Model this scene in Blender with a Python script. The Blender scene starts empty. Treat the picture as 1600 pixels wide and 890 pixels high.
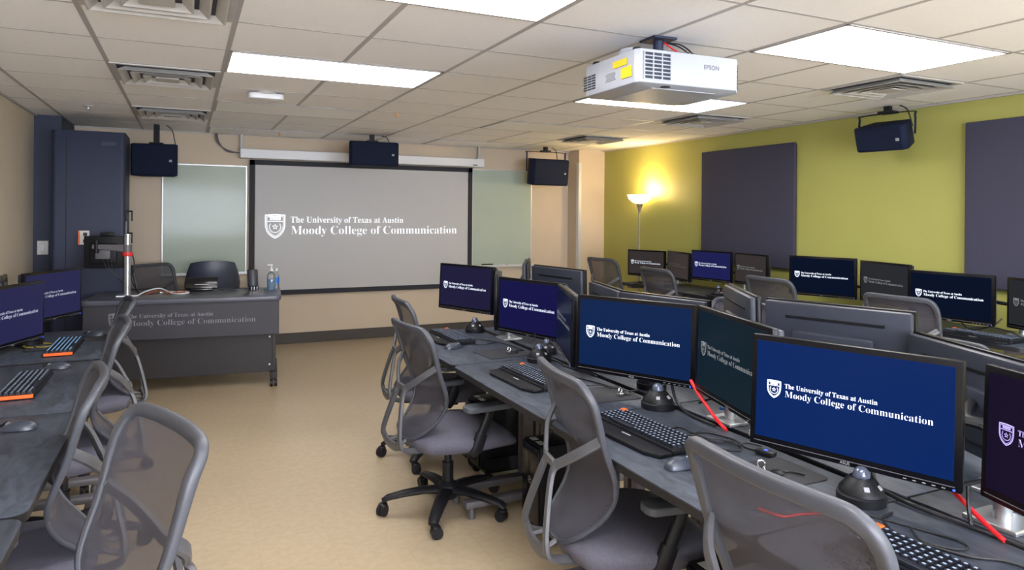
import bpy, bmesh, math, random
from mathutils import Vector, Matrix, Euler
random.seed(7)
sc = bpy.context.scene
COL = sc.collection
PI = math.pi
# ------------------------------------------------------------------ camera, world, exposure
CAM_Z, CEIL = 1.51, 2.361
cam = bpy.data.cameras.new('camera'); cam.sensor_width = 36; cam.lens = 36 * 1081.56 / 1600
cam.shift_y = -(445 - 333.08) / 1600; cam.clip_start = .03
co = bpy.data.objects.new('camera', cam); COL.objects.link(co)
co.matrix_world = Matrix.Translation((0, 0, CAM_Z)) @ Matrix.Rotation(-.4402, 4, 'Z') @ Matrix.Rotation(PI / 2, 4, 'X') @ Matrix.Rotation(.0083, 4, 'Z')
sc.camera = co
w = bpy.data.worlds.new('world'); sc.world = w; w.use_nodes = True
w.node_tree.nodes['Background'].inputs[0].default_value = (.5, .55, .6, 1)
w.node_tree.nodes['Background'].inputs[1].default_value = .3
sc.view_settings.view_transform = 'Standard'; sc.view_settings.look = 'None'
sc.view_settings.gamma = 1; sc.view_settings.use_curve_mapping = False
sc.view_settings.exposure = .08
PANEL = 12.5          # brightness of the lit ceiling panels
BACK_FILL = 25.0      # glowing panes added on the unseen back wall as fill light
TORCH = 22.0         # torchiere bulb, watts

# ------------------------------------------------------------------ materials
def lin(c):
    return tuple((x / 255 / 12.92) if x / 255 <= .04045 else ((x / 255 + .055) / 1.055) ** 2.4 for x in c)
def mat(name, rgb, rough=.5, metal=0, vary=.08, scale=20, bump=0, spec=.5, emit=0, ecol=None, coat=0, trans=0, alpha=1):
    m = bpy.data.materials.new(name); m.use_nodes = True
    n, l = m.node_tree.nodes, m.node_tree.links; b = n['Principled BSDF']
    c = lin(rgb)
    b.inputs['Roughness'].default_value = rough; b.inputs['Metallic'].default_value = metal
    b.inputs['Specular IOR Level'].default_value = spec; b.inputs['Coat Weight'].default_value = coat
    b.inputs['Transmission Weight'].default_value = trans; b.inputs['Alpha'].default_value = alpha
    b.inputs['Base Color'].default_value = (*c, 1)
    if vary or bump:
        tc = n.new('ShaderNodeTexCoord'); no = n.new('ShaderNodeTexNoise')
        no.inputs['Scale'].default_value = scale; no.inputs['Detail'].default_value = 4
        l.new(tc.outputs['Object'], no.inputs['Vector'])
        if vary:
            r = n.new('ShaderNodeValToRGB'); r.color_ramp.elements[0].position = .3; r.color_ramp.elements[1].position = .7
            r.color_ramp.elements[0].color = (*[x * (1 - vary) for x in c], 1); r.color_ramp.elements[1].color = (*[min(1, x * (1 + vary)) for x in c], 1)
            l.new(no.outputs['Fac'], r.inputs[0]); l.new(r.outputs[0], b.inputs['Base Color'])
        if bump:
            bu = n.new('ShaderNodeBump'); bu.inputs['Strength'].default_value = bump; bu.inputs['Distance'].default_value = .002
            l.new(no.outputs['Fac'], bu.inputs['Height']); l.new(bu.outputs[0], b.inputs['Normal'])
    if emit:
        b.inputs['Emission Color'].default_value = (*lin(ecol or rgb), 1); b.inputs['Emission Strength'].default_value = emit
    return m
M = {}
M['wall_left'] = mat('beige_wall_paint', (200, 189, 172), .7, vary=.02, scale=3)
M['wall_front'] = mat('warm_beige_wall_paint', (200, 184, 163), .7, vary=.02, scale=3)
M['wall_green'] = mat('lime_green_wall_paint', (171, 170, 92), .6, vary=.02, scale=3)
M['navy'] = mat('navy_wall_paint', (31, 40, 68), .55, vary=.05, scale=5)
M['base'] = mat('black_rubber_baseboard', (62, 56, 52), .5)
M['tile'] = mat('ceiling_tile', (246, 245, 247), .85, vary=.015, scale=60, bump=.05)
M['tee'] = mat('ceiling_grid_metal', (176, 173, 175), .5, vary=0)
M['white'] = mat('white_enamel', (224, 226, 232), .4, vary=.01)
M['wplastic'] = mat('white_plastic', (172, 178, 192), .4, vary=.01)
M['grille'] = mat('dark_grille_gap', (38, 46, 62), .6)
M['ventgrey'] = mat('painted_vent_metal', (186, 184, 182), .5, vary=.03)
M['ventdark'] = mat('vent_throat', (62, 64, 76), .8)
M['light_on'] = mat('lit_diffuser', (255, 255, 255), .6, vary=0, emit=PANEL, ecol=(255, 252, 250))
M['light_off'] = mat('unlit_diffuser', (253, 254, 255), .5, vary=.01)
M['yellow'] = mat('yellow_label', (248, 205, 20), .5, vary=.02)
M['black'] = mat('black_plastic', (20, 21, 26), .45, vary=.08, spec=.28)
M['blackrub'] = mat('black_rubber', (30, 30, 34), .6)
M['gloss'] = mat('glossy_black_plastic', (18, 18, 24), .18, vary=.02)
M['bez'] = mat('monitor_bezel', (12, 12, 17), .32, vary=.05, spec=.2)
M['monback'] = mat('monitor_back_grey', (48, 52, 64), .4, spec=.3, vary=.05)
M['silver'] = mat('brushed_aluminium', (190, 193, 198), .32, metal=.8, vary=.05)
M['chrome'] = mat('polished_chrome', (215, 218, 222), .12, metal=1, vary=0)
M['frame'] = mat('chair_frame_grey', (64, 67, 76), .42, vary=.04)
M['framelt'] = mat('chair_brace_light_grey', (80, 81, 86), .4, vary=.04)
M['chairblk'] = mat('chair_base_black', (29, 29, 34), .45, vary=.06, spec=.3)
M['seat'] = mat('seat_fabric_grey', (88, 87, 101), .9, vary=.10, scale=120, bump=.3)
M['pad'] = mat('armrest_pad_grey', (78, 82, 90), .5, vary=.05)
M['leather'] = mat('black_leather', (52, 58, 76), .38, vary=.06, bump=.2, scale=90)
M['legm'] = mat('desk_leg_grey_metal', (104, 102, 108), .45, metal=.2)
M['edge'] = mat('desk_edge_black', (24, 24, 29), .5)
M['lect'] = mat('lectern_charcoal_laminate', (54, 53, 61), .5, vary=.06, scale=9)
M['lectdk'] = mat('lectern_dark_panel', (40, 37, 40), .5, vary=.06, scale=9)
M['lecttop'] = mat('lectern_top_laminate', (84, 86, 99), .3, vary=.06, scale=12)
M['panel'] = mat('acoustic_fabric', (60, 60, 78), .95, vary=.10, scale=160, bump=.3)
M['spk'] = mat('speaker_cabinet_black', (22, 30, 52), .75, vary=.05, bump=.1, scale=200, spec=.15)
M['screenfab'] = mat('projection_screen_fabric', (188, 188, 190), .8, vary=.01)
M['scrborder'] = mat('screen_black_border', (30, 32, 44), .7)
M['wb'] = mat('frosted_glass_board', (172, 184, 172), .10, vary=.03, scale=2.5, spec=.12)
M['alu'] = mat('pale_aluminium_trim', (210, 212, 214), .35, metal=.3, vary=.02)
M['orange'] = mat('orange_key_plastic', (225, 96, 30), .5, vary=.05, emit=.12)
M['orangestrip'] = mat('orange_light_strip', (235, 90, 25), .5, vary=0, emit=.45)
M['keycap'] = mat('keycap_dark', (28, 31, 40), .5, spec=.3, vary=.25, scale=60)
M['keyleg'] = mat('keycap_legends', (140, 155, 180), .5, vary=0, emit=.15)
M['keyblue'] = mat('lit_keycap_legends_blue', (120, 170, 215), .5, vary=0, emit=.55)
M['mouse'] = mat('mouse_charcoal', (52, 58, 72), .3, vary=.03)
M['matpad'] = mat('mouse_mat_cloth', (40, 41, 48), .8, vary=.05)
M['sprk'] = mat('pale_orange_brass', (214, 160, 96), .5)
M['red'] = mat('red_cable_sheath', (215, 28, 38), .45, vary=.03)
M['redring'] = mat('red_clamp_plastic', (222, 40, 44), .4)
M['bluelit'] = mat('blue_indicator', (60, 90, 255), .4, vary=0, emit=2.0)
M['blueplug'] = mat('blue_usb_plug', (30, 110, 200), .4)
M['cable'] = mat('black_cable', (24, 25, 30), .5)
M['wcable'] = mat('white_cable', (225, 225, 228), .5)
M['ycable'] = mat('yellow_cable', (190, 170, 60), .5)
M['liquid'] = mat('blue_sanitizer_liquid', (90, 180, 235), .1, vary=.05, trans=.5)
M['clear'] = mat('clear_bottle_plastic', (222, 230, 236), .08, vary=0, trans=.85)
M['lensball'] = mat('glassy_dome', (96, 104, 124), .1, metal=.5, vary=0)
M['plate'] = mat('ivory_switch_plate', (214, 212, 206), .4)
M['lampmet'] = mat('lamp_pole_grey', (150, 140, 132), .4, metal=.4)
M['shade'] = mat('lit_lamp_shade', (255, 244, 214), .5, vary=0, emit=2.2, ecol=(255, 236, 190))
M['logo_w'] = mat('lettering_white', (230, 240, 255), .6, vary=0, emit=.85, ecol=(225, 236, 255))
M['logo_p'] = mat('lettering_projected', (250, 252, 255), .6, vary=0, emit=.55, ecol=(240, 246, 255))
M['logo_d'] = mat('lettering_dim', (120, 125, 130), .6, vary=0, emit=.28, ecol=(190, 195, 200))
M['logo_v'] = mat('lettering_violet', (170, 160, 235), .6, vary=0, emit=.6, ecol=(190, 178, 250))
M['logo_m'] = mat('lettering_soft_white', (170, 172, 190), .6, vary=0, emit=.5, ecol=(205, 206, 225))
M['logo_g'] = mat('lettering_grey_print', (134, 134, 142), .6, vary=0)
M['grey_txt'] = mat('grey_printed_text', (150, 152, 160), .5, vary=0)
def screen_mat(name, rgb, k=1.0):
    return mat(name, (3, 3, 4), .3, vary=0, emit=k, ecol=rgb, spec=.06)
for k_, v_ in dict(blue=(5, 38, 98), navy=(11, 36, 78), indigo=(20, 19, 68), plum=(30, 28, 58), teal=(16, 32, 42), ink=(8, 16, 40),
                   greyish=(38, 40, 44), brown=(52, 46, 46), cblue=(28, 30, 80), cink=(4, 14, 36), lblue=(38, 38, 76), nplum=(24, 16, 38)).items():
    M['s_' + k_] = screen_mat('screen_' + k_, v_)  # tone shift from viewing angle is painted into each screen's emission colour

def special():
    # chair mesh: woven see-through fabric
    m = mat('chair_mesh_fabric', (70, 69, 79), .8, vary=.05, scale=200); n, l = m.node_tree.nodes, m.node_tree.links
    out = n['Material Output']; b = n['Principled BSDF']; tr = n.new('ShaderNodeBsdfTransparent'); mx = n.new('ShaderNodeMixShader')
    mx.inputs[0].default_value = .78
    l.new(tr.outputs[0], mx.inputs[1]); l.new(b.outputs[0], mx.inputs[2]); l.new(mx.outputs[0], out.inputs[0]); M['mesh'] = m
    # desk top: dark slate laminate with streaks
    m = mat('desk_slate_laminate', (70, 77, 90), .48, vary=0, spec=.35); n, l = m.node_tree.nodes, m.node_tree.links; b = n['Principled BSDF']
    tc = n.new('ShaderNodeTexCoord'); mp = n.new('ShaderNodeMapping'); mp.inputs['Scale'].default_value = (9, 3, 3)
    no = n.new('ShaderNodeTexNoise'); no.inputs['Scale'].default_value = 3; no.inputs['Detail'].default_value = 8; no.inputs['Distortion'].default_value = 1.2
    r = n.new('ShaderNodeValToRGB'); r.color_ramp.elements[0].position = .3; r.color_ramp.elements[1].position = .75
    r.color_ramp.elements[0].color = (*lin((42, 46, 55)), 1); r.color_ramp.elements[1].color = (*lin((74, 82, 96)), 1)
    l.new(tc.outputs['Object'], mp.inputs[0]); l.new(mp.outputs[0], no.inputs['Vector']); l.new(no.outputs['Fac'], r.inputs[0]); l.new(r.outputs[0], b.inputs['Base Color'])
    M['desk'] = m
    # floor: speckled vinyl tiles with faint seams
    m = mat('vinyl_floor', (200, 176, 138), .28, vary=0, spec=.45); n, l = m.node_tree.nodes, m.node_tree.links; b = n['Principled BSDF']
    tc = n.new('ShaderNodeTexCoord'); n1 = n.new('ShaderNodeTexNoise'); n1.inputs['Scale'].default_value = 28; n1.inputs['Detail'].default_value = 10
    n2 = n.new('ShaderNodeTexNoise'); n2.inputs['Scale'].default_value = 1.3
    r = n.new('ShaderNodeValToRGB'); r.color_ramp.elements[0].position = .38; r.color_ramp.elements[1].position = .62
    r.color_ramp.elements[0].color = (*lin((189, 170, 141)), 1); r.color_ramp.elements[1].color = (*lin((196, 178, 150)), 1)
    br = n.new('ShaderNodeTexBrick'); br.offset = 0; br.inputs['Scale'].default_value = 1; br.inputs['Brick Width'].default_value = .305; br.inputs['Row Height'].default_value = .305
    br.inputs['Mortar Size'].default_value = .0012; br.inputs['Color1'].default_value = (1, 1, 1, 1); br.inputs['Color2'].default_value = (.965, .97, .975, 1); br.inputs['Mortar'].default_value = (.86, .84, .8, 1)
    mu = n.new('ShaderNodeMixRGB'); mu.blend_type = 'MULTIPLY'; mu.inputs[0].default_value = 1
    m2 = n.new('ShaderNodeMixRGB'); m2.blend_type = 'MULTIPLY'; m2.inputs[0].default_value = .12
    for x in (n1, n2): l.new(tc.outputs['Object'], x.inputs['Vector'])
    l.new(tc.outputs['Object'], br.inputs['Vector']); l.new(n1.outputs['Fac'], r.inputs[0])
    l.new(r.outputs[0], mu.inputs[1]); l.new(br.outputs[0], mu.inputs[2]); l.new(mu.outputs[0], m2.inputs[1]); l.new(n2.outputs['Fac'], m2.inputs[2]); l.new(m2.outputs[0], b.inputs['Base Color'])
    M['floor'] = m
special()

# ------------------------------------------------------------------ helpers
def NB(): return bmesh.new()
def merge(bm, tmp, mtx=None):
    if mtx is not None: bmesh.ops.transform(tmp, matrix=mtx, verts=tmp.verts)
    me = bpy.data.meshes.new('t'); tmp.to_mesh(me); tmp.free(); bm.from_mesh(me); bpy.data.meshes.remove(me)
def box(bm, c, s, bev=0, rot=None, seg=2):
    t = NB(); bmesh.ops.create_cube(t, size=1); bmesh.ops.scale(t, vec=s, verts=t.verts)
    if bev: bmesh.ops.bevel(t, geom=list(t.edges), offset=bev, segments=seg, affect='EDGES', profile=.5)
    mt = Matrix.Translation(c)
    if rot: mt = mt @ Euler(rot).to_matrix().to_4x4()
    merge(bm, t, mt); return bm
def lathe(bm, prof, c=(0, 0, 0), seg=24, mtx=None):
    t = NB(); rings = []
    for r, z in prof:
        if r < 1e-5: rings.append([t.verts.new((0, 0, z))])
        else: rings.append([t.verts.new((r * math.cos(2 * PI * i / seg), r * math.sin(2 * PI * i / seg), z)) for i in range(seg)])
    for a, b in zip(rings, rings[1:]):
        for i in range(seg):
            j = (i + 1) % seg
            if len(a) == 1 and len(b) == 1: continue
            if len(a) == 1: t.faces.new((a[0], b[j], b[i]))
            elif len(b) == 1: t.faces.new((a[i], a[j], b[0]))
            else: t.faces.new((a[i], a[j], b[j], b[i]))
    for r, fl in ((rings[0], True), (rings[-1], False)):
        if len(r) > 1: t.faces.new(r[::-1] if fl else r)
    bmesh.ops.recalc_face_normals(t, faces=t.faces)
    merge(bm, t, Matrix.Translation(c) @ (mtx or Matrix.Identity(4))); return bm
def cyl(bm, a, b, r, seg=16, r2=None):
    a, b = Vector(a), Vector(b); d = b - a
    q = Vector((0, 0, 1)).rotation_difference(d).to_matrix().to_4x4()
    return lathe(bm, [(r, 0), (r if r2 is None else r2, d.length)], a, seg, q)
def smooth(pts, k=6, closed=False):
    P = [Vector(p) for p in pts]; out = []; n = len(P)
    rng = range(n) if closed else range(n - 1)
    for i in rng:
        p0 = P[(i - 1) % n] if closed else P[max(i - 1, 0)]; p1 = P[i]; p2 = P[(i + 1) % n]; p3 = P[(i + 2) % n] if closed else P[min(i + 2, n - 1)]
        for j in range(k):
            t = j / k
            out.append(.5 * ((2 * p1) + (p2 - p0) * t + (2 * p0 - 5 * p1 + 4 * p2 - p3) * t * t + (3 * p1 - p0 - 3 * p2 + p3) * t ** 3))
    if not closed: out.append(P[-1])
    return out
def tube(bm, pts, a, b=None, seg=8, closed=False, ref=None, taper=None, sq=False):
    """sweep an ellipse (a in-plane, b along ref) along pts"""
    t_ = NB(); P = [Vector(p) for p in pts]; n = len(P); b = a if b is None else b
    rings = []; u = None
    for i in range(n):
        if closed: d = P[(i + 1) % n] - P[(i - 1) % n]
        else: d = P[min(i + 1, n - 1)] - P[max(i - 1, 0)]
        if d.length < 1e-9: d = Vector((0, 0, 1))
        d.normalize()
        if ref is not None: uu = Vector(ref) - d * Vector(ref).dot(d)
        elif u is None:
            uu = d.orthogonal()
        else: uu = u - d * u.dot(d)
        if uu.length < 1e-6: uu = u or d.orthogonal()
        u = uu.normalized(); v = d.cross(u); k = taper(i / (n - 1)) if taper else 1
        ring = []
        for j in range(seg):
            an = 2 * PI * (j + (.5 if sq else 0)) / seg; ca, sa = math.cos(an), math.sin(an)
            if sq: ca, sa = (math.copysign(abs(ca) ** .5, ca)), (math.copysign(abs(sa) ** .5, sa))
            ring.append(t_.verts.new(P[i] + v * (ca * a * k) + u * (sa * b * k)))
        rings.append(ring)
    m = n if closed else n - 1
    for i in range(m):
        A, B = rings[i], rings[(i + 1) % n]
        for j in range(seg): t_.faces.new((A[j], A[(j + 1) % seg], B[(j + 1) % seg], B[j]))
    if not closed: t_.faces.new(rings[0][::-1]); t_.faces.new(rings[-1])
    bmesh.ops.recalc_face_normals(t_, faces=t_.faces)
    merge(bm, t_); return bm
def prism(bm, poly, z0, z1, mtx=None, bev=0):
    t = NB(); lo = [t.verts.new((x, y, z0)) for x, y in poly]; hi = [t.verts.new((x, y, z1)) for x, y in poly]
    t.faces.new(lo[::-1]); t.faces.new(hi); n = len(poly)
    for i in range(n): t.faces.new((lo[i], lo[(i + 1) % n], hi[(i + 1) % n], hi[i]))
    bmesh.ops.recalc_face_normals(t, faces=t.faces)
    if bev: bmesh.ops.bevel(t, geom=list(t.edges), offset=bev, segments=2, affect='EDGES', profile=.5, clamp_overlap=True)
    merge(bm, t, mtx); return bm
def rrect(w, d, r, k=5, cx=0, cy=0):
    o = []
    for sx, sy, a0 in ((1, 1, 0), (-1, 1, 90), (-1, -1, 180), (1, -1, 270)):
        for i in range(k + 1):
            a = math.radians(a0 + 90 * i / k); o.append((cx + sx * (w / 2 - r) + r * math.cos(a), cy + sy * (d / 2 - r) + r * math.sin(a)))
    return o
def obj(name, bm, m, parent=None, sm=None):
    me = bpy.data.meshes.new(name)
    if isinstance(bm, bpy.types.Mesh): me = bm
    else: bm.to_mesh(me); bm.free()
    if isinstance(m, str): m = M[m]
    if not me.materials: me.materials.append(m)
    if sm is not None:
        me.shade_smooth()
        try: me.set_sharp_from_angle(angle=math.radians(sm))
        except Exception: pass
    o = bpy.data.objects.new(name, me); COL.objects.link(o)
    if parent: o.parent = parent
    return o
def tag(o, label, cat, group=None):
    o['label'] = label; o['category'] = cat
    if group: o['group'] = group
    return o
def thing(name, label, cat, loc=(0, 0, 0), rz=0, group=None, rot=None):
    o = bpy.data.objects.new(name, None); COL.objects.link(o); o.empty_display_size = .05
    o.location = loc; o.rotation_euler = rot or (0, 0, rz); return tag(o, label, cat, group)
def struct(name, bm, m, sm=None):
    o = obj(name, bm, m, None, sm); o['kind'] = 'structure'; return o
def dup(root, loc, rz=None, label=None, group=None, rot=None):
    r = root.copy(); COL.objects.link(r); r.location = loc
    if rz is not None: r.rotation_euler = (0, 0, rz)
    if rot: r.rotation_euler = rot
    if label: r['label'] = label
    if group: r['group'] = group
    def rec(a, b):
        for ch in list(a.children):
            c = ch.copy(); COL.objects.link(c); c.parent = b; rec(ch, c)
    rec(root, r); return r

# ------------------------------------------------------------------ room shell
XL, XR, YB, YF = -1.24, 5.13, -2.9, 8.25
struct('floor', box(NB(), ((XL + XR) / 2, (YB + YF) / 2, -.05), (XR - XL + .4, YF - YB + .4, .1)), 'floor')
struct('ceiling', box(NB(), ((XL + XR) / 2, (YB + YF) / 2, CEIL + .05), (XR - XL + .4, YF - YB + .4, .1)), 'tile')
struct('wall_left', box(NB(), (XL - .05, (YB + YF) / 2, CEIL / 2), (.1, YF - YB, CEIL)), 'wall_left')
struct('wall_right', box(NB(), (XR + .05, (YB + YF) / 2, CEIL / 2), (.1, YF - YB, CEIL)), 'wall_green')
struct('wall_front', box(NB(), ((XL + XR) / 2, YF + .05, CEIL / 2), (XR - XL + .2, .1, CEIL)), 'wall_front')
struct('wall_back', box(NB(), ((XL + XR) / 2, YB - .05, CEIL / 2), (XR - XL + .2, .1, CEIL)), 'wall_front')
struct('wall_front_column', box(NB(), ((4.73 + XR) / 2, (7.96 + YF) / 2, CEIL / 2), (XR - 4.73, YF - 7.96, CEIL)), 'wall_front')
struct('wall_front_navy', box(NB(), ((XL - 1.03) / 2, (7.45 + YF) / 2, CEIL / 2), (-1.03 - XL, YF - 7.45, CEIL)), 'navy')
# unseen windows added behind the camera, glowing to brighten the ceiling
M['back_fill'] = mat('fill_light_pane', (255, 255, 255), .5, vary=0, emit=BACK_FILL, ecol=(232, 240, 255))
for k_, xw in enumerate((.35, 3.35)):
    bm = NB()
    for s_ in (-1, 1): box(bm, (xw + s_ * 1.13, YB + .02, 1.5), (.06, .06, 1.32), .004); box(bm, (xw, YB + .02, 1.5 + s_ * .64), (2.32, .06, .06), .004)
    box(bm, (xw, YB + .02, 1.5), (.04, .05, 1.26), .004)
    f_ = struct('fill_window_%d' % (k_ + 1), bm, 'white')
    obj('pane', box(NB(), (xw, YB + .008, 1.5), (2.2, .01, 1.22)), 'back_fill', f_)
bm = NB(); box(bm, ((-.9 + 4.73) / 2, YF - .008, .06), (4.73 + .9, .016, .12), .003)
struct('baseboard_front', bm, 'base')
struct('baseboard_right', box(NB(), (XR - .008, (YB + 7.96) / 2, .06), (.016, 7.96 - YB, .12), .003), 'base')
struct('baseboard_left', box(NB(), (XL + .008, (YB + 7.45) / 2, .06), (.016, 7.45 - YB, .12), .003), 'base')
# ceiling grid
GX = [-.415 + .6096 * i for i in range(-1, 10)]; GY = [3.347 + .6096 * j for j in range(-10, 9)]
bm = NB()
for x in GX:
    if XL < x < XR: box(bm, (x, (YB + YF) / 2, CEIL), (.024, YF - YB, .003))
for y in GY:
    if YB < y < YF: box(bm, ((XL + XR) / 2, y, CEIL), (XR - XL, .016, .002))
struct('trim_1', bm, 'tee')
bm = NB()
box(bm, (XL + .011, (YB + YF) / 2, CEIL - .006), (.022, YF - YB, .012)); box(bm, (XR - .011, (YB + YF) / 2, CEIL - .006), (.022, YF - YB, .012)); box(bm, ((XL + XR) / 2, YF - .011, CEIL - .006), (XR - XL, .022, .012))
struct('trim_2', bm, 'tee')
bm = NB(); box(bm, (4.73 - .006, 7.96 + .02, 1.2), (.01, .06, 1.98), .002); box(bm, (4.73 + .012, 7.955, 1.2), (.045, .01, 1.98), .002)
struct('trim_3', bm, 'alu')

# ------------------------------------------------------------------ ceiling lights, vents
def gx(i): return -.415 + .6096 * i
def gy(j): return 3.347 + .6096 * j
def ceiling_light(i, j, on, label):
    t = thing('ceiling_light', label, 'ceiling light', (gx(i + 1), gy(j + .5), CEIL), 0, 'recessed panel lights in the ceiling grid')
    bm = NB(); W, D = 1.2192 - .02, .6096 - .02
    for s in (-1, 1):
        box(bm, (0, s * (D / 2 - .008), -.003), (W, .016, .006), .001); box(bm, (s * (W / 2 - .008), 0, -.003), (.016, D, .006), .001)
    obj('frame', bm, 'tee', t)
    obj('diffuser', box(NB(), (0, 0, -.004), (W - .03, D - .03, .003)), 'light_on' if on else 'light_off', t)
for i, j, on, lb in (
    (1, 1, 1, 'lit panel light at left, second one from the camera, in front of smoke detector'),
    (1, -2, 1, 'lit panel light cut off by the top edge of the photo'),
    (5, -2, 1, 'lit panel light at right, above the green wall side'),
    (5, 1, 1, 'lit panel light partly hidden behind the white projector'),
    (1, 4, 0, 'unlit panel light just behind the smoke detector'),
    (1, 7, 0, 'unlit panel light against the front wall above the left whiteboard'),
    (5, 4, 0, 'unlit panel light right of centre, between projector and front wall'),
    (5, 7, 0, 'unlit panel light by the front wall above the right whiteboard'),
    (1, -5, 1, 'lit panel light directly overhead, left of the room centre'),
    (5, -5, 1, 'lit panel light overhead on the green wall side'),
    (1, -8, 1, 'lit panel light at the back of the room, left'),
    (5, -8, 1, 'lit panel light at the back of the room, right')):
    ceiling_light(i, j, on, lb)
def vent(i, j, label):
    t = thing('ceiling_vent', label, 'air vent', (gx(i + .5), gy(j + .5), CEIL), 0, 'square air diffusers in the ceiling grid')
    obj('throat_shade_plate', box(NB(), (0, 0, -.002), (.585, .585, .003)), 'ventdark', t)  # flat plate coloured dark to stand for the shade inside the duct
    def ring(name, prof, m):
        t_ = NB(); a = [[t_.verts.new((sx * r, sy * r, z)) for sx, sy in ((1, 1), (-1, 1), (-1, -1), (1, -1))] for r, z in prof]
        for q in range(len(a)):
            A, B = a[q], a[(q + 1) % len(a)]
            for n_ in range(4): t_.faces.new((A[n_], A[(n_ + 1) % 4], B[(n_ + 1) % 4], B[n_]))
        bmesh.ops.recalc_face_normals(t_, faces=t_.faces); return obj(name, t_, m, t)
    ring('rim', ((.296, -.001), (.296, -.008), (.268, -.008), (.268, -.001)), 'ventgrey')
    for r in (.262, .198, .134): ring('louver', ((r, -.034), (r - .040, -.006), (r - .044, -.007), (r - .008, -.035)), 'ventgrey')
    obj('centre_plate', box(NB(), (0, 0, -.030), (.13, .13, .008), .002), 'ventgrey', t)
for i, j, lb in ((0, -1, 'square air vent at upper left, nearest to the camera on the left'), (0, 2, 'square air vent left of the lit panel light'),
                 (0, 5, 'square air vent nearest the front wall on the left'), (7, -1, 'square air vent above the speaker on the green wall'),
                 (7, 2, 'square air vent right behind the projector, near the green wall'), (7, 5, 'square air vent in the far right corner of the ceiling')):
    vent(i, j, lb)
t = thing('smoke_detector', 'low white smoke detector on the ceiling behind the left lit panel', 'smoke detector', (.512, 5.25, CEIL))
obj('housing', lathe(NB(), [(.075, 0), (.075, -.012), (.068, -.018)]), 'ventgrey', t, 30)
obj('cover', prism(NB(), rrect(.24, .12, .03), -.05, -.012, bev=.008), 'white', t, 40)
t = thing('sprinkler', 'small round sprinkler head in the far left ceiling tile', 'sprinkler', (-.729, 6.6, CEIL))
obj('escutcheon', lathe(NB(), [(.04, 0), (.04, -.004), (.03, -.01), (0, -.012)]), 'ventgrey', t, 40)
obj('nozzle', lathe(NB(), [(.012, -.01), (.012, -.03), (.018, -.032), (0, -.036)], seg=12), 'silver', t, 40)
for x, y, lb in ((1.62, 5.75, 'small orange pendant sprinkler in mid ceiling'), (.9, 7.75, 'small orange pendant sprinkler above the projection screen')):
    t = thing('sprinkler', lb, 'sprinkler', (x, y, CEIL), 0, 'orange pendant sprinklers')
    obj('pipe_stub', cyl(NB(), (0, 0, 0), (0, 0, -.022), .006, 10), 'sprk', t, 40)
    obj('deflector', lathe(NB(), [(.003, -.02), (.012, -.032), (.003, -.046), (0, -.048)], seg=12), 'sprk', t, 40)

# ------------------------------------------------------------------ lettering (shield + two serif lines), unit width
def serif(s):
    o = ''
    for c in s:
        o += chr(0x1D400 + ord(c) - 65) if 'A' <= c <= 'Z' else chr(0x1D41A + ord(c) - 97) if 'a' <= c <= 'z' else c
    return o
def text_bm(s, off=0, res=3):
    cu = bpy.data.curves.new('lettering', 'FONT'); cu.body = s; cu.size = 1; cu.offset = off; cu.resolution_u = res
    o = bpy.data.objects.new('lettering', cu); COL.objects.link(o); bpy.context.view_layer.update()
    me = bpy.data.meshes.new_from_object(o.evaluated_get(bpy.context.evaluated_depsgraph_get()))
    bpy.data.objects.remove(o); b = NB(); b.from_mesh(me); bpy.data.meshes.remove(me); return b
def fit_text(s, x0, x1, y0, cap, off=0):
    b = text_bm(s, off); xs = [v.co.x for v in b.verts]; a, c = min(xs), max(xs)
    h = .69
    for v in b.verts: v.co = Vector((x0 + (v.co.x - a) / (c - a) * (x1 - x0), y0 + v.co.y / h * cap, 0))
    return b
def poly2(bm, pts):
    bm.faces.new([bm.verts.new((x, y, 0)) for x, y in pts])
def ring2(bm, o, i):
    O = [bm.verts.new((x, y, 0)) for x, y in o]; I = [bm.verts.new((x, y, 0)) for x, y in i]; n = len(O)
    for k in range(n): bm.faces.new((O[k], O[(k + 1) % n], I[(k + 1) % n], I[k]))
def shield_pts(s, cx, top):
    w_, h_ = .0482 * s, .117 * s
    P = [(-1, 0), (-.5, .02), (0, .03), (.5, .02), (1, 0), (1, -.3), (.98, -.5), (.86, -.68), (.62, -.83), (.3, -.94), (0, -1), (-.3, -.94), (-.62, -.83), (-.86, -.68), (-.98, -.5), (-1, -.3)]
    return [(cx + x * w_, top + (y) * h_) for x, y in P]
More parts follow.
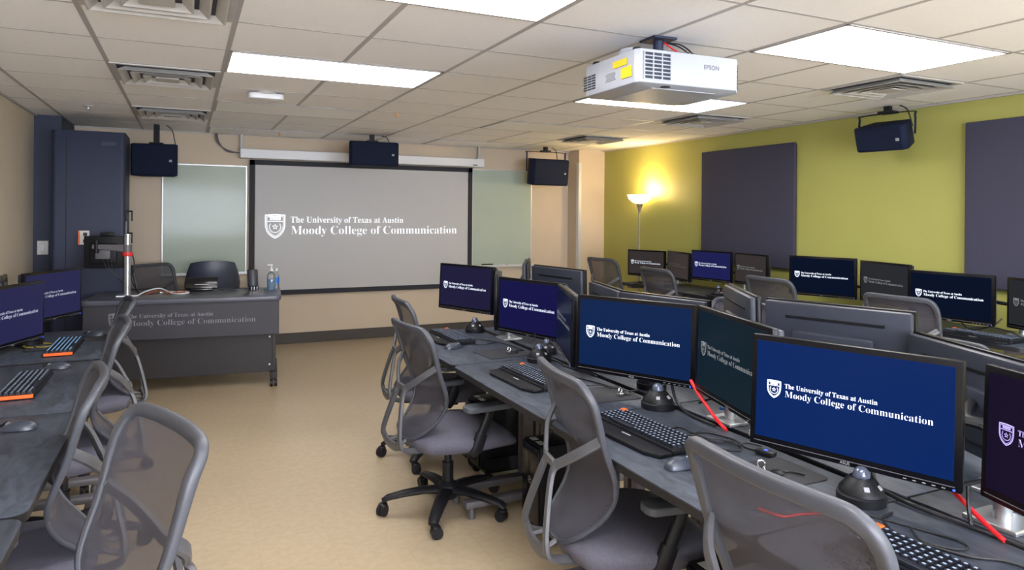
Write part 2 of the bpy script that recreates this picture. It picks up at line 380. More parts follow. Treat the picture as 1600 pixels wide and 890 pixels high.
def logo_mesh():
    b = NB(); cx = .0482; b2 = NB()
    def shr(k, c=(cx, .0965 - .055)):
        return [(c[0] + (x - c[0]) * k, c[1] + (y - c[1]) * k) for x, y in shield_pts(1, cx, .0965)]
    ring2(b, shr(1), shr(.89)); ring2(b, shr(.83), shr(.78))
    poly2(b, [(.011, .066), (.0855, .066), (.0855, .062), (.011, .062)])
    for k in range(5): x = .027 + k * .0095; poly2(b, [(x, .086), (x + .007, .086), (x + .007, .072), (x, .072)])
    ring2(b, [(.023, .0895), (.0735, .0895), (.0735, .0695), (.023, .0695)], [(.025, .0875), (.0715, .0875), (.0715, .0715), (.025, .0715)])
    st = []
    for k in range(10):
        a = PI / 2 + k * PI / 5; r = .016 if k % 2 == 0 else .0068; st.append((cx + r * math.cos(a), .037 + r * math.sin(a)))
    st2 = [(cx + (x - cx) * .55, .037 + (y - .037) * .55) for x, y in st]; ring2(b, st, st2)
    for s in (-1, 1):
        for k in range(6):
            a = math.radians(-80 + k * 22) if s > 0 else math.radians(260 - k * 22); r = .0265
            px, py = cx + r * math.cos(a), .036 + r * math.sin(a); ta = a + s * PI / 2 - s * .35
            dx, dy = math.cos(ta), math.sin(ta)
            poly2(b, [(px - dx * .006, py - dy * .006), (px - dy * .0028, py + dx * .0028), (px + dx * .006, py + dy * .006), (px + dy * .0028, py - dx * .0028)])
    merge(b2, fit_text(serif('The University of Texas at Austin'), .121, .697, .058, .030, -.006))
    merge(b2, fit_text(serif('Moody College of Communication'), .124, 1.0, 0, .042, -.0135))
    res = []
    for q, nm in ((b, 'shield_emblem'), (b2, 'lettering')):
        for v in q.verts: v.co.y -= .037
        me = bpy.data.meshes.new(nm); q.to_mesh(me); q.free(); res.append(me)
    return res
LOGO = logo_mesh(); LC = {}
def logo(parent, width, x0, z, y, m, rz=0):
    """lettering lying in the local xz plane facing -y"""
    for src in LOGO:
        me = LC.get((src.name, m))
        if me is None: me = LC[(src.name, m)] = src.copy(); me.materials.clear(); me.materials.append(M[m])
        o = bpy.data.objects.new(src.name.split('.')[0], me); COL.objects.link(o); o.parent = parent
        o.scale = (width, width, width); o.location = (x0, y, z); o.rotation_euler = (PI / 2, 0, rz)
    return o

# ------------------------------------------------------------------ front wall
t = thing('projection_screen', 'large pull-down projection screen with black border and white college lettering', 'projection screen', (0, 8.2, 0))
x0, x1, z0, z1 = .637, 3.30, .565, 2.083
obj('fabric', box(NB(), ((x0 + x1) / 2, 0, (z0 + z1) / 2), (x1 - x0 - .12, .004, z1 - z0 - .1)), 'screenfab', t)
bm = NB()
for s in (z0 + .028, z1 - .028): box(bm, ((x0 + x1) / 2, 0, s), (x1 - x0, .012, .056))
for s in (x0 + .026, x1 - .026): box(bm, (s, 0, (z0 + z1) / 2), (.052, .012, z1 - z0))
obj('border', bm, 'scrborder', t)
logo(t, 2.29, .80, 1.335, -.004, 'logo_p')
obj('casing', box(NB(), ((.53 + 3.43) / 2, -.03, 2.145), (2.9, .12, .105), .012), 'white', t)
for x in (.55, 3.38):
    bm = NB(); box(bm, (x, -.02, 2.28), (.03, .03, .16), .003); box(bm, (x, -.02, 2.21), (.06, .05, .02), .003); obj('bracket', bm, 'ventgrey', t)
obj('end_label', box(NB(), (3.30, -.0925, 2.115), (.06, .002, .012)), 'black', t)
bm = NB()
for k in range(3): tube(bm, smooth([(.28 + k * .012, -.01 + k * .008, 2.36), (.3 + k * .01, -.02, 2.26), (.4, -.02, 2.18 - k * .008), (.53, -.03, 2.15)]), .005, seg=6)
tag(obj('conduit_cable', bm, 'legm'), 'bundle of grey cables curving from ceiling into the screen casing', 'cable').location = (0, 8.2, 0)

def whiteboard(xa, xb, za, zb, label, tray):
    t = thing('whiteboard', label, 'whiteboard', ((xa + xb) / 2, 8.25, (za + zb) / 2)); W, Hh = xb - xa, zb - za
    obj('glass_board', box(NB(), (0, -.02, 0), (W, .012, Hh), .002), 'wb', t)
    bm = NB(); box(bm, (-W / 2 - .006, -.018, 0), (.012, .02, Hh + .02)); box(bm, (W / 2 + .006, -.018, 0), (.012, .02, Hh + .02)); box(bm, (0, -.018, Hh / 2 + .006), (W, .02, .012))
    obj('frame', bm, 'alu', t)
    bm = NB(); box(bm, (0, -.05, -Hh / 2 - .008), (W + .03, .08, .014), .003); box(bm, (0, -.09, -Hh / 2 + .004), (W + .03, .008, .02), .002); obj('marker_tray', bm, 'alu', t)
whiteboard(-.22, .60, .83, 2.0, 'pale green glass whiteboard left of the projection screen', 1)
whiteboard(3.32, 4.15, .83, 2.06, 'pale green glass whiteboard right of the projection screen', 1)
t = thing('board_eraser', 'black board eraser lying on the right whiteboard tray', 'eraser', (3.52, 8.205, .83))
obj('felt', box(NB(), (0, 0, .007), (.15, .045, .012), .002), 'blackrub', t); obj('handle', box(NB(), (0, 0, .02), (.15, .045, .014), .005), 'black', t)
t = thing('marker_pen', 'red and white marker pen beside the eraser on the tray', 'marker', (3.74, 8.205, .838))
obj('barrel', cyl(NB(), (-.05, 0, 0), (.04, 0, 0), .008, 12), 'white', t, 40); obj('cap', cyl(NB(), (.03, 0, 0), (.065, 0, 0), .0095, 12), 'redring', t, 40)

def speaker(name, label, loc, W, D, Hh, rz, tilt, yoke=True, pole=True, rise=.12):
    t = thing(name, label, 'speaker', loc, rz, 'ceiling-hung loudspeakers')
    bm = NB(); poly = [(-W / 2, -D * .35), (-W / 2 + .03, -D / 2), (W / 2 - .03, -D / 2), (W / 2, -D * .35), (W * .36, D / 2), (-W * .36, D / 2)]
    R = Matrix.Rotation(tilt, 4, 'X')
    prism(bm, poly, -Hh / 2, Hh / 2, R, bev=.012); obj('cabinet', bm, 'spk', t, 40)
    bm = NB(); box(bm, (0, 0, 0), (W - .05, .008, Hh - .03), .003); g = obj('front_grille', bm, 'spk', t); g.matrix_local = R @ Matrix.Translation((0, -D / 2 - .003, 0))
    bm = NB(); box(bm, (0, 0, 0), (.026, .004, .022), .001); box(bm, (0, -.003, .004), (.012, .003, .003)); g = obj('badge', bm, 'grey_txt', t); g.matrix_local = R @ Matrix.Translation((W * .36, -D / 2 - .008, -.01))
    if yoke:
        bm = NB(); zt = Hh / 2 + rise * .55
        tube(bm, smooth([(-W / 2 - .012, 0, 0), (-W / 2 - .012, 0, zt - .03), (-W / 2 + .02, 0, zt), (W / 2 - .02, 0, zt), (W / 2 + .012, 0, zt - .03), (W / 2 + .012, 0, 0)], 5), .004, .016, ref=(0, 1, 0), seg=8)
        obj('yoke', bm, 'spk', t, 40)
    zt = Hh / 2 + (rise * .55 if yoke else 0)
    bm = NB(); box(bm, (0, .02, (zt + Hh / 2 + rise) / 2), (.05, .04, Hh / 2 + rise - zt), .004); box(bm, (0, .02, zt + .012), (.12, .09, .02), .004)
    obj('ceiling_bracket', bm, 'black', t)
    bm = NB(); tube(bm, smooth([(W * .2, .04, Hh / 2 + rise), (W * .33, .05, Hh / 2 + rise * .7), (W * .4, D * .3, Hh * .35)]), .005, seg=6); obj('speaker_cable', bm, 'cable', t)
    return t
speaker('wall_speaker', 'dark blue loudspeaker hung from ceiling beside the navy cabinet', (-.27, 7.65, 2.0), .42, .24, .31, -.15, 0, False, True, .2)
speaker('wall_speaker', 'dark blue loudspeaker hung in front of the screen casing', (1.85, 7.55, 2.145), .55, .26, .26, 0, 0, False, True, .085)
speaker('wall_speaker', 'dark blue loudspeaker on yoke above right whiteboard', (4.15, 7.8, 2.04), .54, .28, .33, .05, .1, True, True, .155)
speaker('wall_speaker', 'angled black loudspeaker on yoke against the green wall', (4.88, 3.6, 2.13), .40, .24, .19, -1.42, .30, True, True, .135)

# navy cabinet in the far left corner
t = thing('equipment_cabinet', 'tall navy equipment cabinet in the far left corner', 'cabinet', (-.775, 7.385, 0))
obj('body', prism(NB(), rrect(.56, .55, .03), 0, 2.205, bev=.006), 'navy', t, 40)
obj('front_seam', box(NB(), (-.17, -.277, 1.1), (.006, .004, 2.1)), 'black', t)
obj('label_plate', box(NB(), (.15, -.278, 2.10), (.12, .004, .04), .002), 'navy', t)
for z in (.95, 1.25, 1.45):
    bm = NB(); box(bm, (.285, -.2, z), (.02, .03, .09), .003); cyl(bm, (.285, -.2, z + .05), (.335, -.2, z + .05), .008, 10); cyl(bm, (.33, -.2, z - .04), (.33, -.2, z + .055), .006, 8)
    obj('latch', bm, 'black', t, 40)
obj('handle_rail', box(NB(), (.287, -.24, 1.33), (.014, .014, .16), .004), 'legm', t)
t = thing('light_switch', 'white wall switch plate on the navy wall section', 'light switch', (-1.165, 7.45, 1.165))
obj('plate', box(NB(), (0, -.005, 0), (.085, .01, .125), .003), 'plate', t); obj('rocker', box(NB(), (0, -.012, 0), (.03, .008, .06), .002), 'white', t)
t = thing('wall_outlet', 'ivory outlet plate with orange edge on the navy cabinet', 'outlet', (-.81, 7.108, 1.265))
obj('plate', box(NB(), (0, -.005, 0), (.085, .01, .125), .003), 'plate', t)
obj('side_strip', box(NB(), (-.035, -.011, 0), (.012, .003, .12)), 'orange', t)
for z in (-.03, .03): obj('socket', box(NB(), (.01, -.011, z), (.03, .004, .03), .001), 'ventdark', t)

# acoustic panels, green wall
for ya, yb, lb in ((4.672, 5.945, 'dark grey acoustic panel on the green wall, left of the speaker'), (1.9, 3.126, 'dark grey acoustic panel at the right edge, cut by the frame')):
    t = thing('acoustic_panel', lb, 'acoustic panel', (XR - .003, (ya + yb) / 2, 1.6), 0, 'fabric acoustic panels')
    obj('fabric_face', box(NB(), (-.035, 0, 0), (.03, yb - ya, 1.18), .008), 'panel', t); obj('backing', box(NB(), (-.01, 0, 0), (.02, yb - ya - .03, 1.15)), 'base', t)
# torchiere
t = thing('floor_lamp', 'glowing torchiere floor lamp in the corner by the green wall', 'lamp', (4.92, 6.86, .01))
obj('base', lathe(NB(), [(.14, 0), (.14, .015), (.12, .025), (.012, .04)]), 'lampmet', t, 40)
obj('pole', cyl(NB(), (0, 0, .03), (0, 0, 1.60), .011, 12), 'lampmet', t, 40)
obj('neck', lathe(NB(), [(.011, 1.52), (.018, 1.56), (.04, 1.62), (.045, 1.63)]), 'lampmet', t, 40)
sh = obj('lamp_shade', lathe(NB(), [(.04, 1.625), (.085, 1.645), (.125, 1.68), (.15, 1.735), (.146, 1.735), (.12, 1.685), (.08, 1.652), (.04, 1.633)], seg=32), 'shade', t, 60)
ld = bpy.data.lights.new('lamp_bulb', 'POINT'); ld.energy = TORCH; ld.color = (1, .70, .34); ld.shadow_soft_size = .05
lo = bpy.data.objects.new('lamp_bulb', ld); COL.objects.link(lo); lo.parent = t; lo.location = (.07, .05, 1.80)

# ------------------------------------------------------------------ projector
t = thing('projector', 'white ceiling-mounted projector with yellow warning labels', 'projector', (2.088, 2.74, 2.09), -.035)
W, D, Hh = .61, .50, .149
bm = NB(); c_ = .055
poly = [(-W / 2 + .004, -D / 2 + .03), (-W / 2 + .02, -D / 2), (-W / 2 + .03, -D / 2), (W / 2 - .06, -D / 2), (W / 2 - .0, -D / 2 + .065), (W / 2, D / 2 - .05), (W / 2 - .05, D / 2), (-W / 2 + .05, D / 2), (-W / 2, D / 2 - .05)]
prism(bm, poly, 0, Hh, bev=.014); b_ = obj('body', bm, 'wplastic', t, 50)
obj('underside_panel', box(NB(), (.02, .02, -.001), (.36, .34, .004), .001), 'wplastic', t)
def louv(x0, x1, z0, z1, n, y, cols, nm):
    bm = NB(); box(bm, ((x0 + x1) / 2, y, (z0 + z1) / 2), (x1 - x0, .004, z1 - z0), .001); obj(nm + '_gap', bm, 'grille', t)
    bm = NB()
    for k in range(n + 1): box(bm, ((x0 + x1) / 2, y - .004, z0 + (z1 - z0) * k / n), (x1 - x0 + .008, .006, .005), .001)
    for k in range(cols + 1): box(bm, (x0 + (x1 - x0) * k / cols, y - .004, (z0 + z1) / 2), (.005, .006, z1 - z0))
    obj(nm, bm, 'wplastic', t)
louv(-W / 2 + .035, -W / 2 + .175, .015, .135, 7, -D / 2 - .001, 3, 'intake_grille')
bm = NB()
for k in range(8):
    box(bm, (W / 2 - .028, -D / 2 + .034, .02 + k * .0145), (.07, .006, .007), .001, (0, 0, math.atan2(.065, .06)))
obj('side_grille', bm, 'grille', t)
# left side (faces -x): small grille + labels
bm = NB()
for a in range(3):
    for k in range(6): box(bm, (-W / 2 - .0015, .225 - a * .04 - .02, .03 + k * .0125), (.004, .03, .007))
obj('exhaust_grille', bm, 'grille', t)
obj('warning_label', box(NB(), (-W / 2 - .001, -.11, .105), (.003, .115, .03)), 'yellow', t)
obj('warning_label', box(NB(), (-W / 2 - .001, -.165, .055), (.003, .085, .048)), 'yellow', t)
bm = NB()
for k in range(5): box(bm, (-W / 2 - .001, -.03, .04 + k * .008), (.002, .09 - .012 * (k % 3), .002))
obj('small_print', bm, 'grey_txt', t)
b = text_bm('EPSON', .012); xs = [v.co.x for v in b.verts]; k_ = .085 / (max(xs) - min(xs))
for v in b.verts: v.co = Vector(((v.co.x - min(xs)) * k_, 0, v.co.y * k_))
o = obj('brand_lettering', b, 'legm', t); o.location = (.055, -D / 2 - .0015, .085)
obj('mount_pole', cyl(NB(), (-.02, .0, Hh), (-.02, .0, CEIL - 2.09 - .002), .025, 16), 'navy', t, 40)
bm = NB(); box(bm, (-.02, 0, CEIL - 2.09 - .006), (.13, .13, .012), .003); box(bm, (-.02, 0, Hh + .03), (.05, .16, .035), .006); obj('mount_plate', bm, 'navy', t)
obj('foot', lathe(NB(), [(.022, Hh), (.022, Hh + .018), (.018, Hh + .024)], (-W / 2 + .05, .18, 0)), 'blackrub', t, 40)
obj('foot', lathe(NB(), [(.022, Hh), (.022, Hh + .018), (.018, Hh + .024)], (-W / 2 + .06, -.16, 0)), 'blackrub', t, 40)
obj('lens_shift_dome', lathe(NB(), [(.055, Hh - .01), (.055, Hh + .025), (.048, Hh + .038), (0, Hh + .04)], (-W / 2 + .09, -.06, 0)), 'wplastic', t, 40)
obj('infrared_window', lathe(NB(), [(.022, .004), (.022, -.004), (0, -.005)], (-.12, -D / 2 + .05, 0), 20), 'grille', t, 40)
obj('lens_ring', cyl(NB(), (-.08, D / 2 - .02, .08), (-.08, D / 2 + .02, .08), .05, 24), 'black', t, 40)
for m_, dx in (('red', 0), ('cable', .03), ('cable', .045)):
    bm = NB(); tube(bm, smooth([(0 + dx * .3, -.02, CEIL - 2.09 - .02), (.05 + dx, -.03, Hh + .07 + dx * .6), (.10 + dx * 1.6, -.03, Hh + .05), (.13 + dx * 1.5, .0, Hh)]), .004, seg=6)
    obj('video_cable', bm, m_, t)
bm = NB(); tube(bm, smooth([(.05, -.03, Hh + .06), (.16, -.06, Hh + .055), (.24, -.04, Hh + .01)]), .002, seg=6); obj('thin_wire', bm, 'legm', t)

# ------------------------------------------------------------------ office chair with mesh back
ZB, ZT = .425, .975
def interp(tab, z):
    if z <= tab[0][0]: return tab[0][1]
    for k, ((a, x), (b, y)) in enumerate(zip(tab, tab[1:])):
        if z <= b:
            t = (z - a) / (b - a); p0 = tab[max(k - 1, 0)][1]; p3 = tab[min(k + 2, len(tab) - 1)][1]
            return .5 * (2 * x + (y - p0) * t + (2 * p0 - 5 * x + 4 * y - p3) * t * t + (3 * x - p0 - 3 * y + p3) * t ** 3)
    return tab[-1][1]
PX = [(.425, -.245), (.48, -.195), (.535, -.150), (.59, -.126), (.645, -.124), (.70, -.142), (.755, -.165), (.81, -.183), (.865, -.198), (.92, -.215), (.975, -.242)]
OUT = smooth([(0, 0, .425), (.05, 0, .428), (.105, 0, .448), (.148, 0, .49), (.182, 0, .56), (.203, 0, .65), (.214, 0, .74), (.220, 0, .83), (.221, 0, .90), (.214, 0, .945), (.198, 0, .966), (.16, 0, .975), (0, 0, .975)], 5)
def bx_(y, z): return interp(PX, z) + .55 * y * y
def half_w(z):
    best = .0
    for a, b in zip(OUT, OUT[1:]):
        if min(a.z, b.z) - 1e-9 <= z <= max(a.z, b.z) + 1e-9:
            t = 0 if abs(b.z - a.z) < 1e-9 else (z - a.z) / (b.z - a.z); best = max(best, a.x + (b.x - a.x) * t, a.x if abs(b.z - a.z) < 1e-9 else 0)
    return best
def make_chair():
    root = thing('task_chair', 'x', 'chair', (0, 0, 0))
    # base
    bm = NB()
    lathe(bm, [(.05, .07), (.055, .09), (.05, .135), (.034, .15)], seg=20)
    for k in range(5):
        a = 2 * PI * k / 5 + .3; d = Vector((math.cos(a), math.sin(a), 0))
        tube(bm, [d * .03 + Vector((0, 0, .108)), d * .12 + Vector((0, 0, .112)), d * .22 + Vector((0, 0, .100)), d * .30 + Vector((0, 0, .085)), d * .325 + Vector((0, 0, .07))], .040, .021, seg=10, ref=(0, 0, 1), taper=lambda s: 1 - .42 * s)
    obj('star_base', bm, 'chairblk', root, 40)
    for k in range(5):
        a = 2 * PI * k / 5 + .3; c = Vector((math.cos(a), math.sin(a), 0)) * .318; sw = a + .6 + k
        bm = NB(); ax = Vector((math.cos(sw), math.sin(sw), 0)); off = ax.cross(Vector((0, 0, 1))) * .016
        for s in (-1, 1):
            m_ = c + ax * .011 * s + off
            cyl(bm, m_ + ax * (-.009) + Vector((0, 0, .029)), m_ + ax * .009 + Vector((0, 0, .029)), .028, 16)
        tube(bm, [c + Vector((0, 0, .075)), c + Vector((0, 0, .045)), c + off + Vector((0, 0, .03))], .009, seg=8)
        lathe(bm, [(.024, .052), (.022, .06), (.01, .066)], c + off * .6, 12)
        obj('caster', bm, 'chairblk', root, 40)
    bm = NB(); cyl(bm, (0, 0, .14), (0, 0, .26), .028, 16); cyl(bm, (0, 0, .26), (0, 0, .375), .019, 16); obj('gas_column', bm, 'chairblk', root, 40)
    # mechanism + seat pan
    bm = NB(); box(bm, (-.01, 0, .375), (.22, .16, .05), .015); box(bm, (.02, 0, .405), (.42, .42, .022), .01)
    tube(bm, [(.05, -.08, .38), (.06, -.19, .375), (.06, -.215, .375)], .006, seg=8); box(bm, (.06, -.225, .375), (.045, .02, .012), .004)
    obj('seat_mechanism', bm, 'chairblk', root, 40)
    # seat cushion
    t_ = NB(); nx, ny = 14, 14; g = []
    for i in range(nx + 1):
        row = []
        for j in range(ny + 1):
            u, v = -1 + 2 * i / nx, -1 + 2 * j / ny
            # squircle mapping
            x_ = u * math.sqrt(1 - .28 * v * v); y_ = v * math.sqrt(1 - .28 * u * u)
            e = max(abs(u), abs(v)); h = .468 - .03 * e ** 5 - (.03 * max(0, u) ** 3) + .006 * abs(v) ** 2
            wy = .268 - .02 * (u < 0) * abs(u)
            row.append(t_.verts.new((.035 + x_ * .265, y_ * wy * 1.02, h)))
        g.append(row)
    for i in range(nx):
        for j in range(ny): t_.faces.new((g[i][j], g[i + 1][j], g[i + 1][j + 1], g[i][j + 1]))
    rim = [g[i][0] for i in range(nx + 1)] + [g[nx][j] for j in range(1, ny + 1)] + [g[i][ny] for i in range(nx - 1, -1, -1)] + [g[0][j] for j in range(ny - 1, 0, -1)]
    prev = rim
    for dz, k in ((-.02, 1.02), (-.045, 1.0), (-.055, .93)):
        cur = [t_.verts.new((.035 + (v.co.x - .035) * k, v.co.y * k, (v.co.z if dz > -.03 else v.co.z * .4 + .438 * .6) + dz)) for v in rim]
        for i in range(len(rim)): j = (i + 1) % len(rim); t_.faces.new((prev[i], cur[i], cur[j], prev[j]))
        prev = cur
    t_.faces.new(prev)
    bmesh.ops.recalc_face_normals(t_, faces=t_.faces)
    obj('seat', t_, 'seat', root, 60)
    # back mesh
    t_ = NB(); rows = []; nz, ny = 30, 12
    for i in range(nz + 1):
        z = ZB + (ZT - ZB) * (.5 - .5 * math.cos(PI * i / nz)); w_ = half_w(z) if 0 < i < nz else (.15 if i else .03)
        rows.append([t_.verts.new((bx_(w_ * (-1 + 2 * j / ny), z), w_ * (-1 + 2 * j / ny), z)) for j in range(ny + 1)])
    for i in range(nz):
        for j in range(ny): t_.faces.new((rows[i][j], rows[i][j + 1], rows[i + 1][j + 1], rows[i + 1][j]))
    obj('mesh_back', t_, 'mesh', root, 90)
    # back frame loop
    R = [Vector((bx_(p.x, p.z), p.x, p.z)) for p in OUT[:-1]]; L = [Vector((p.x, -p.y, p.z)) for p in R[1:]]
    loop = R + [Vector((bx_(0, ZT), 0, ZT))] + L[::-1]
    bm = NB(); n_ = len(loop)
    tube(bm, loop, .0085, .007, seg=10, closed=True, ref=(1, 0, 0), sq=True)
    # wider top band
    top = [p for p in R if p.z > .60] + [Vector((bx_(0, ZT), 0, ZT))] + [p for p in L[::-1] if p.z > .60]
    tube(bm, [p + Vector((-.004, 0, 0)) for p in top], .016, .013, seg=12, ref=(1, 0, 0), taper=lambda s: .62 + .38 * min(1, 4 * s, 4 * (1 - s)), sq=True)
    obj('back_frame', bm, 'frame', root, 50)
    # rear X brace
    bm = NB()
    for s in (-1, 1):
        tube(bm, smooth([(bx_(.215, .80) - .006, .214 * s, .80), (-.205, .165 * s, .755), (-.238, .085 * s, .70), (-.252, .048 * s, .675), (-.268, .050 * s, .63), (-.292, .085 * s, .53), (-.305, .112 * s, .45), (-.295, .118 * s, .412), (-.24, .11 * s, .392), (-.12, .085 * s, .378), (-.02, .06 * s, .375)], 5), .0165, .009, seg=8, ref=(1, 0, .15), sq=True)
    tube(bm, smooth([(-.300, -.116, .425), (-.304, -.06, .408), (-.305, 0, .404), (-.304, .06, .408), (-.300, .116, .425)]), .020, .010, seg=8, ref=(1, 0, 0), sq=True)
    box(bm, (-.255, 0, .682), (.016, .09, .028), .005)
    for s in (-1, 1): tube(bm, smooth([(-.243, .045 * s, .428), (-.272, .05 * s, .415), (-.298, .06 * s, .408)]), .012, .008, seg=8, ref=(0, 0, 1))
    obj('rear_brace', bm, 'framelt', root, 50)
    # arms
    for s in (-1, 1):
        bm = NB()
        tube(bm, [(.095, .268 * s, .585), (.085, .268 * s, .55), (.045, .268 * s, .46)], .022, .014, seg=10, ref=(0, 1, 0), sq=True)
        tube(bm, [(.052, .268 * s, .475), (.025, .268 * s, .405), (.012, .262 * s, .385), (-.0, .20 * s, .375), (-.0, .09 * s, .378)], .029, .017, seg=10, ref=(0, 1, 0), sq=True)
        a = obj('arm_post', bm, 'chairblk', root, 50)
        bm = NB(); prism(bm, rrect(.25, .088, .032, 5, .085, .265 * s), .585, .612, bev=.008); obj('arm_pad', bm, 'pad', root, 50)
    return root
chair0 = make_chair(); first = [True]
def chair(x, y, deg, label, dz=0, group='grey mesh task chairs', z=0):
    if first[0]:
        first[0] = False; r = chair0; r.location = (x, y, z); r.rotation_euler = (0, 0, math.radians(deg)); r['label'] = label; r['group'] = group; return r
    r = dup(chair0, (x, y, z), math.radians(deg), label, group)
    for c in r.children:                      # gas lift setting
        if not c.name.startswith(('star_base', 'caster', 'gas_column')): c.location.z += dz
        elif c.name.startswith('gas_column'): c.location.z += dz * .6
    return r
chair(1.41, 4.10, -4, 'grey mesh chair at the far end of the aisle row, half hidden behind another')
chair(1.215, 3.32, 5, 'grey mesh chair standing alone in the aisle, its black star base in full view', -.02)
chair(1.37, 2.02, -9, 'grey mesh chair pulled in beside the black computer tower')
chair(1.19, .955, 0, 'grey mesh chair back cut off at bottom right, closest to the camera on that side', .06)
chair(-.52, 4.62, 188, 'grey mesh chair at left wall row, nearest the lectern')
chair(-.48, 3.60, 187, 'grey mesh chair at left wall row, the middle of three seen edge-on', .02)
chair(-.48, 2.57, 186, 'grey mesh chair at left wall row with armrest over the nearest desk edge')
chair(-.245, 1.67, 201, 'grey mesh chair turned toward the camera at the bottom left', .05)
chair(4.10, 6.10, 8, 'grey mesh chair in the far corner of the green wall row', .07)
chair(4.12, 5.20, 2, 'grey mesh chair second from the far corner at the green wall row', .03)
chair(4.17, 3.88, 0, 'grey mesh chair in the middle of the green wall row', .06)
chair(4.16, 2.84, 4, 'grey mesh chair nearest along the green wall row', .04)
chair(2.62, 2.98, 180, 'grey mesh chair behind the second inner monitor pair, only its top rail showing', .04)
chair(2.72, 1.92, 180, 'grey mesh chair behind the large monitor backs at far right')
chair(-.15, 7.46, -48, 'dark mesh chair behind the lectern by the navy cabinet')

# leather chair behind the lectern
t = thing('leather_chair', 'black leather swivel chair tucked behind the lectern', 'chair', (.25, 7.80, 0), PI)
t_ = NB(); rows = []
def back_pt(u, v, f):
    z = .60 + .40 * (v * .5 + .5); wv = .235 * (1 - .10 * max(0, v)) * (1 - .0 * v)
    sx = u * math.sqrt(1 - .22 * v * v); sv = v * math.sqrt(1 - .22 * u * u)
    return Vector((sx * wv * 1.1, f * (.03 * (1 - .6 * max(abs(u), abs(v)) ** 4)) + .22 + .06 * (u * u) * -1 + .02 * v, .79 + sv * .22))
for f in (-1, 1):
    g = [[t_.verts.new(back_pt(-1 + 2 * i / 12, -1 + 2 * j / 10, f)) for i in range(13)] for j in range(11)]
    for j in range(10):
        for i in range(12): t_.faces.new((g[j][i], g[j][i + 1], g[j + 1][i + 1], g[j + 1][i]))
    rows.append(g)
for a, b in ((lambda g: [g[0][i] for i in range(13)], 0), (lambda g: [g[10][i] for i in range(13)], 0), (lambda g: [g[j][0] for j in range(11)], 0), (lambda g: [g[j][12] for j in range(11)], 0)):
    A, B = a(rows[0]), a(rows[1])
    for i in range(len(A) - 1): t_.faces.new((A[i], A[i + 1], B[i + 1], B[i]))
bmesh.ops.recalc_face_normals(t_, faces=t_.faces)
obj('backrest', t_, 'leather', t, 60)
obj('seat', box(NB(), (0, -.02, .46), (.48, .46, .09), .035, seg=3), 'leather', t, 50)
bm = NB(); lathe(bm, [(.045, .07), (.05, .1), (.03, .15)], seg=16)
for k in range(5):
    a = 2 * PI * k / 5; d = Vector((math.cos(a), math.sin(a), 0)); tube(bm, [d * .02 + Vector((0, 0, .11)), d * .2 + Vector((0, 0, .1)), d * .3 + Vector((0, 0, .065))], .03, .018, seg=8, ref=(0, 0, 1))
    cyl(bm, d * .3 + Vector((-.02, 0, .028)), d * .3 + Vector((.02, 0, .028)), .028, 14)
obj('star_base', bm, 'chairblk', t, 40); obj('gas_column', cyl(NB(), (0, 0, .14), (0, 0, .42), .025, 14), 'chairblk', t, 40)
obj('back_support', tube(NB(), smooth([(0, .05, .42), (0, .24, .45), (0, .27, .55), (0, .25, .68)]), .03, .01, ref=(0, 1, 0)), 'chairblk', t, 40)

# ------------------------------------------------------------------ desks
DH = .74
def make_desk(name, label, depth, width, front_sign=1, group=None):
    """origin: front-left corner on floor; x from front edge (0) to back (depth); y 0..width"""
    t = thing(name, label, 'desk', (0, 0, 0), 0, group)
    W, D = width - .006, depth
    r = .045; poly = []
    for cx_, cy_, a0 in ((r, r, 180), (D - .004, 0, None), (D - .004, W, None), (r, W - r, 90)):
        if a0 is None: poly.append((cx_, cy_))
        else:
            rng = range(6)
            for i in rng: a = math.radians(a0 + 90 * i / 5); poly.append((cx_ + r * math.cos(a), cy_ + r * math.sin(a)))
    # order: start corner (r,r) 180->270, back right, back left, (r,W-r) 90->180
    mt = Matrix.Identity(4)
    obj('tabletop', prism(NB(), poly, DH - .006, DH, mt, .0015), 'desk', t, 40)
    obj('edge_band', prism(NB(), [(x + (.002 if x < D / 2 else -.002), y + (.002 if y < W / 2 else -.002)) for x, y in poly], DH - .03, DH - .006, mt), 'edge', t, 40)
    for s, y in ((0, .10), (1, W - .10)):
        bm = NB()
        box(bm, (D - .075, y - .028, (DH - .06 + .09) / 2), (.05, .034, DH - .06 - .09), .004)
        box(bm, (D - .075, y + .028, (DH - .06 + .09) / 2), (.05, .034, DH - .06 - .09), .004)
        box(bm, (D / 2, y, DH - .045), (D - .12, .09, .03), .003)
        obj('leg', bm, 'legm', t)
        bm = NB(); box(bm, (D / 2, y, .075), (D - .06, .06, .035), .006)
        for x in (.07, D - .07): lathe(bm, [(.018, 0), (.018, .03), (.01, .06)], (x, y, 0), 12)
        obj('foot_rail', bm, 'legm', t, 40)
    obj('cross_bar', box(NB(), (D - .075, W / 2, DH - .10), (.03, W - .2, .06), .004), 'legm', t)
    return t
def station_word(k): return ('farthest', 'second farthest', 'second nearest', 'nearest')[k]
AY = [3.29, 2.275, 1.26, .245]          # near edge y of each desk
for k in range(4):
    lb = ('slate grey desk at the far end of the aisle row, nearest the projection screen', 'slate grey desk behind the chair standing in the aisle',
          'slate grey desk with large blue-screen monitor and red cable, right of the computer tower', 'slate grey desk at the bottom right corner behind the closest chair')[k]
    if k == 0: deskA = make_desk('desk', lb, .545, 1.01, 1, 'aisle row desks'); deskA.location = (1.22, AY[0], 0)
    else: dup(deskA, (1.22, AY[k], 0), 0, lb, 'aisle row desks')
BL = ('slate grey desk backing onto the farthest aisle row desk', 'slate grey desk backing onto the second aisle row desk', 'slate grey desk under the big monitor backs right of centre', 'slate grey desk at the right edge behind the nearest monitors')
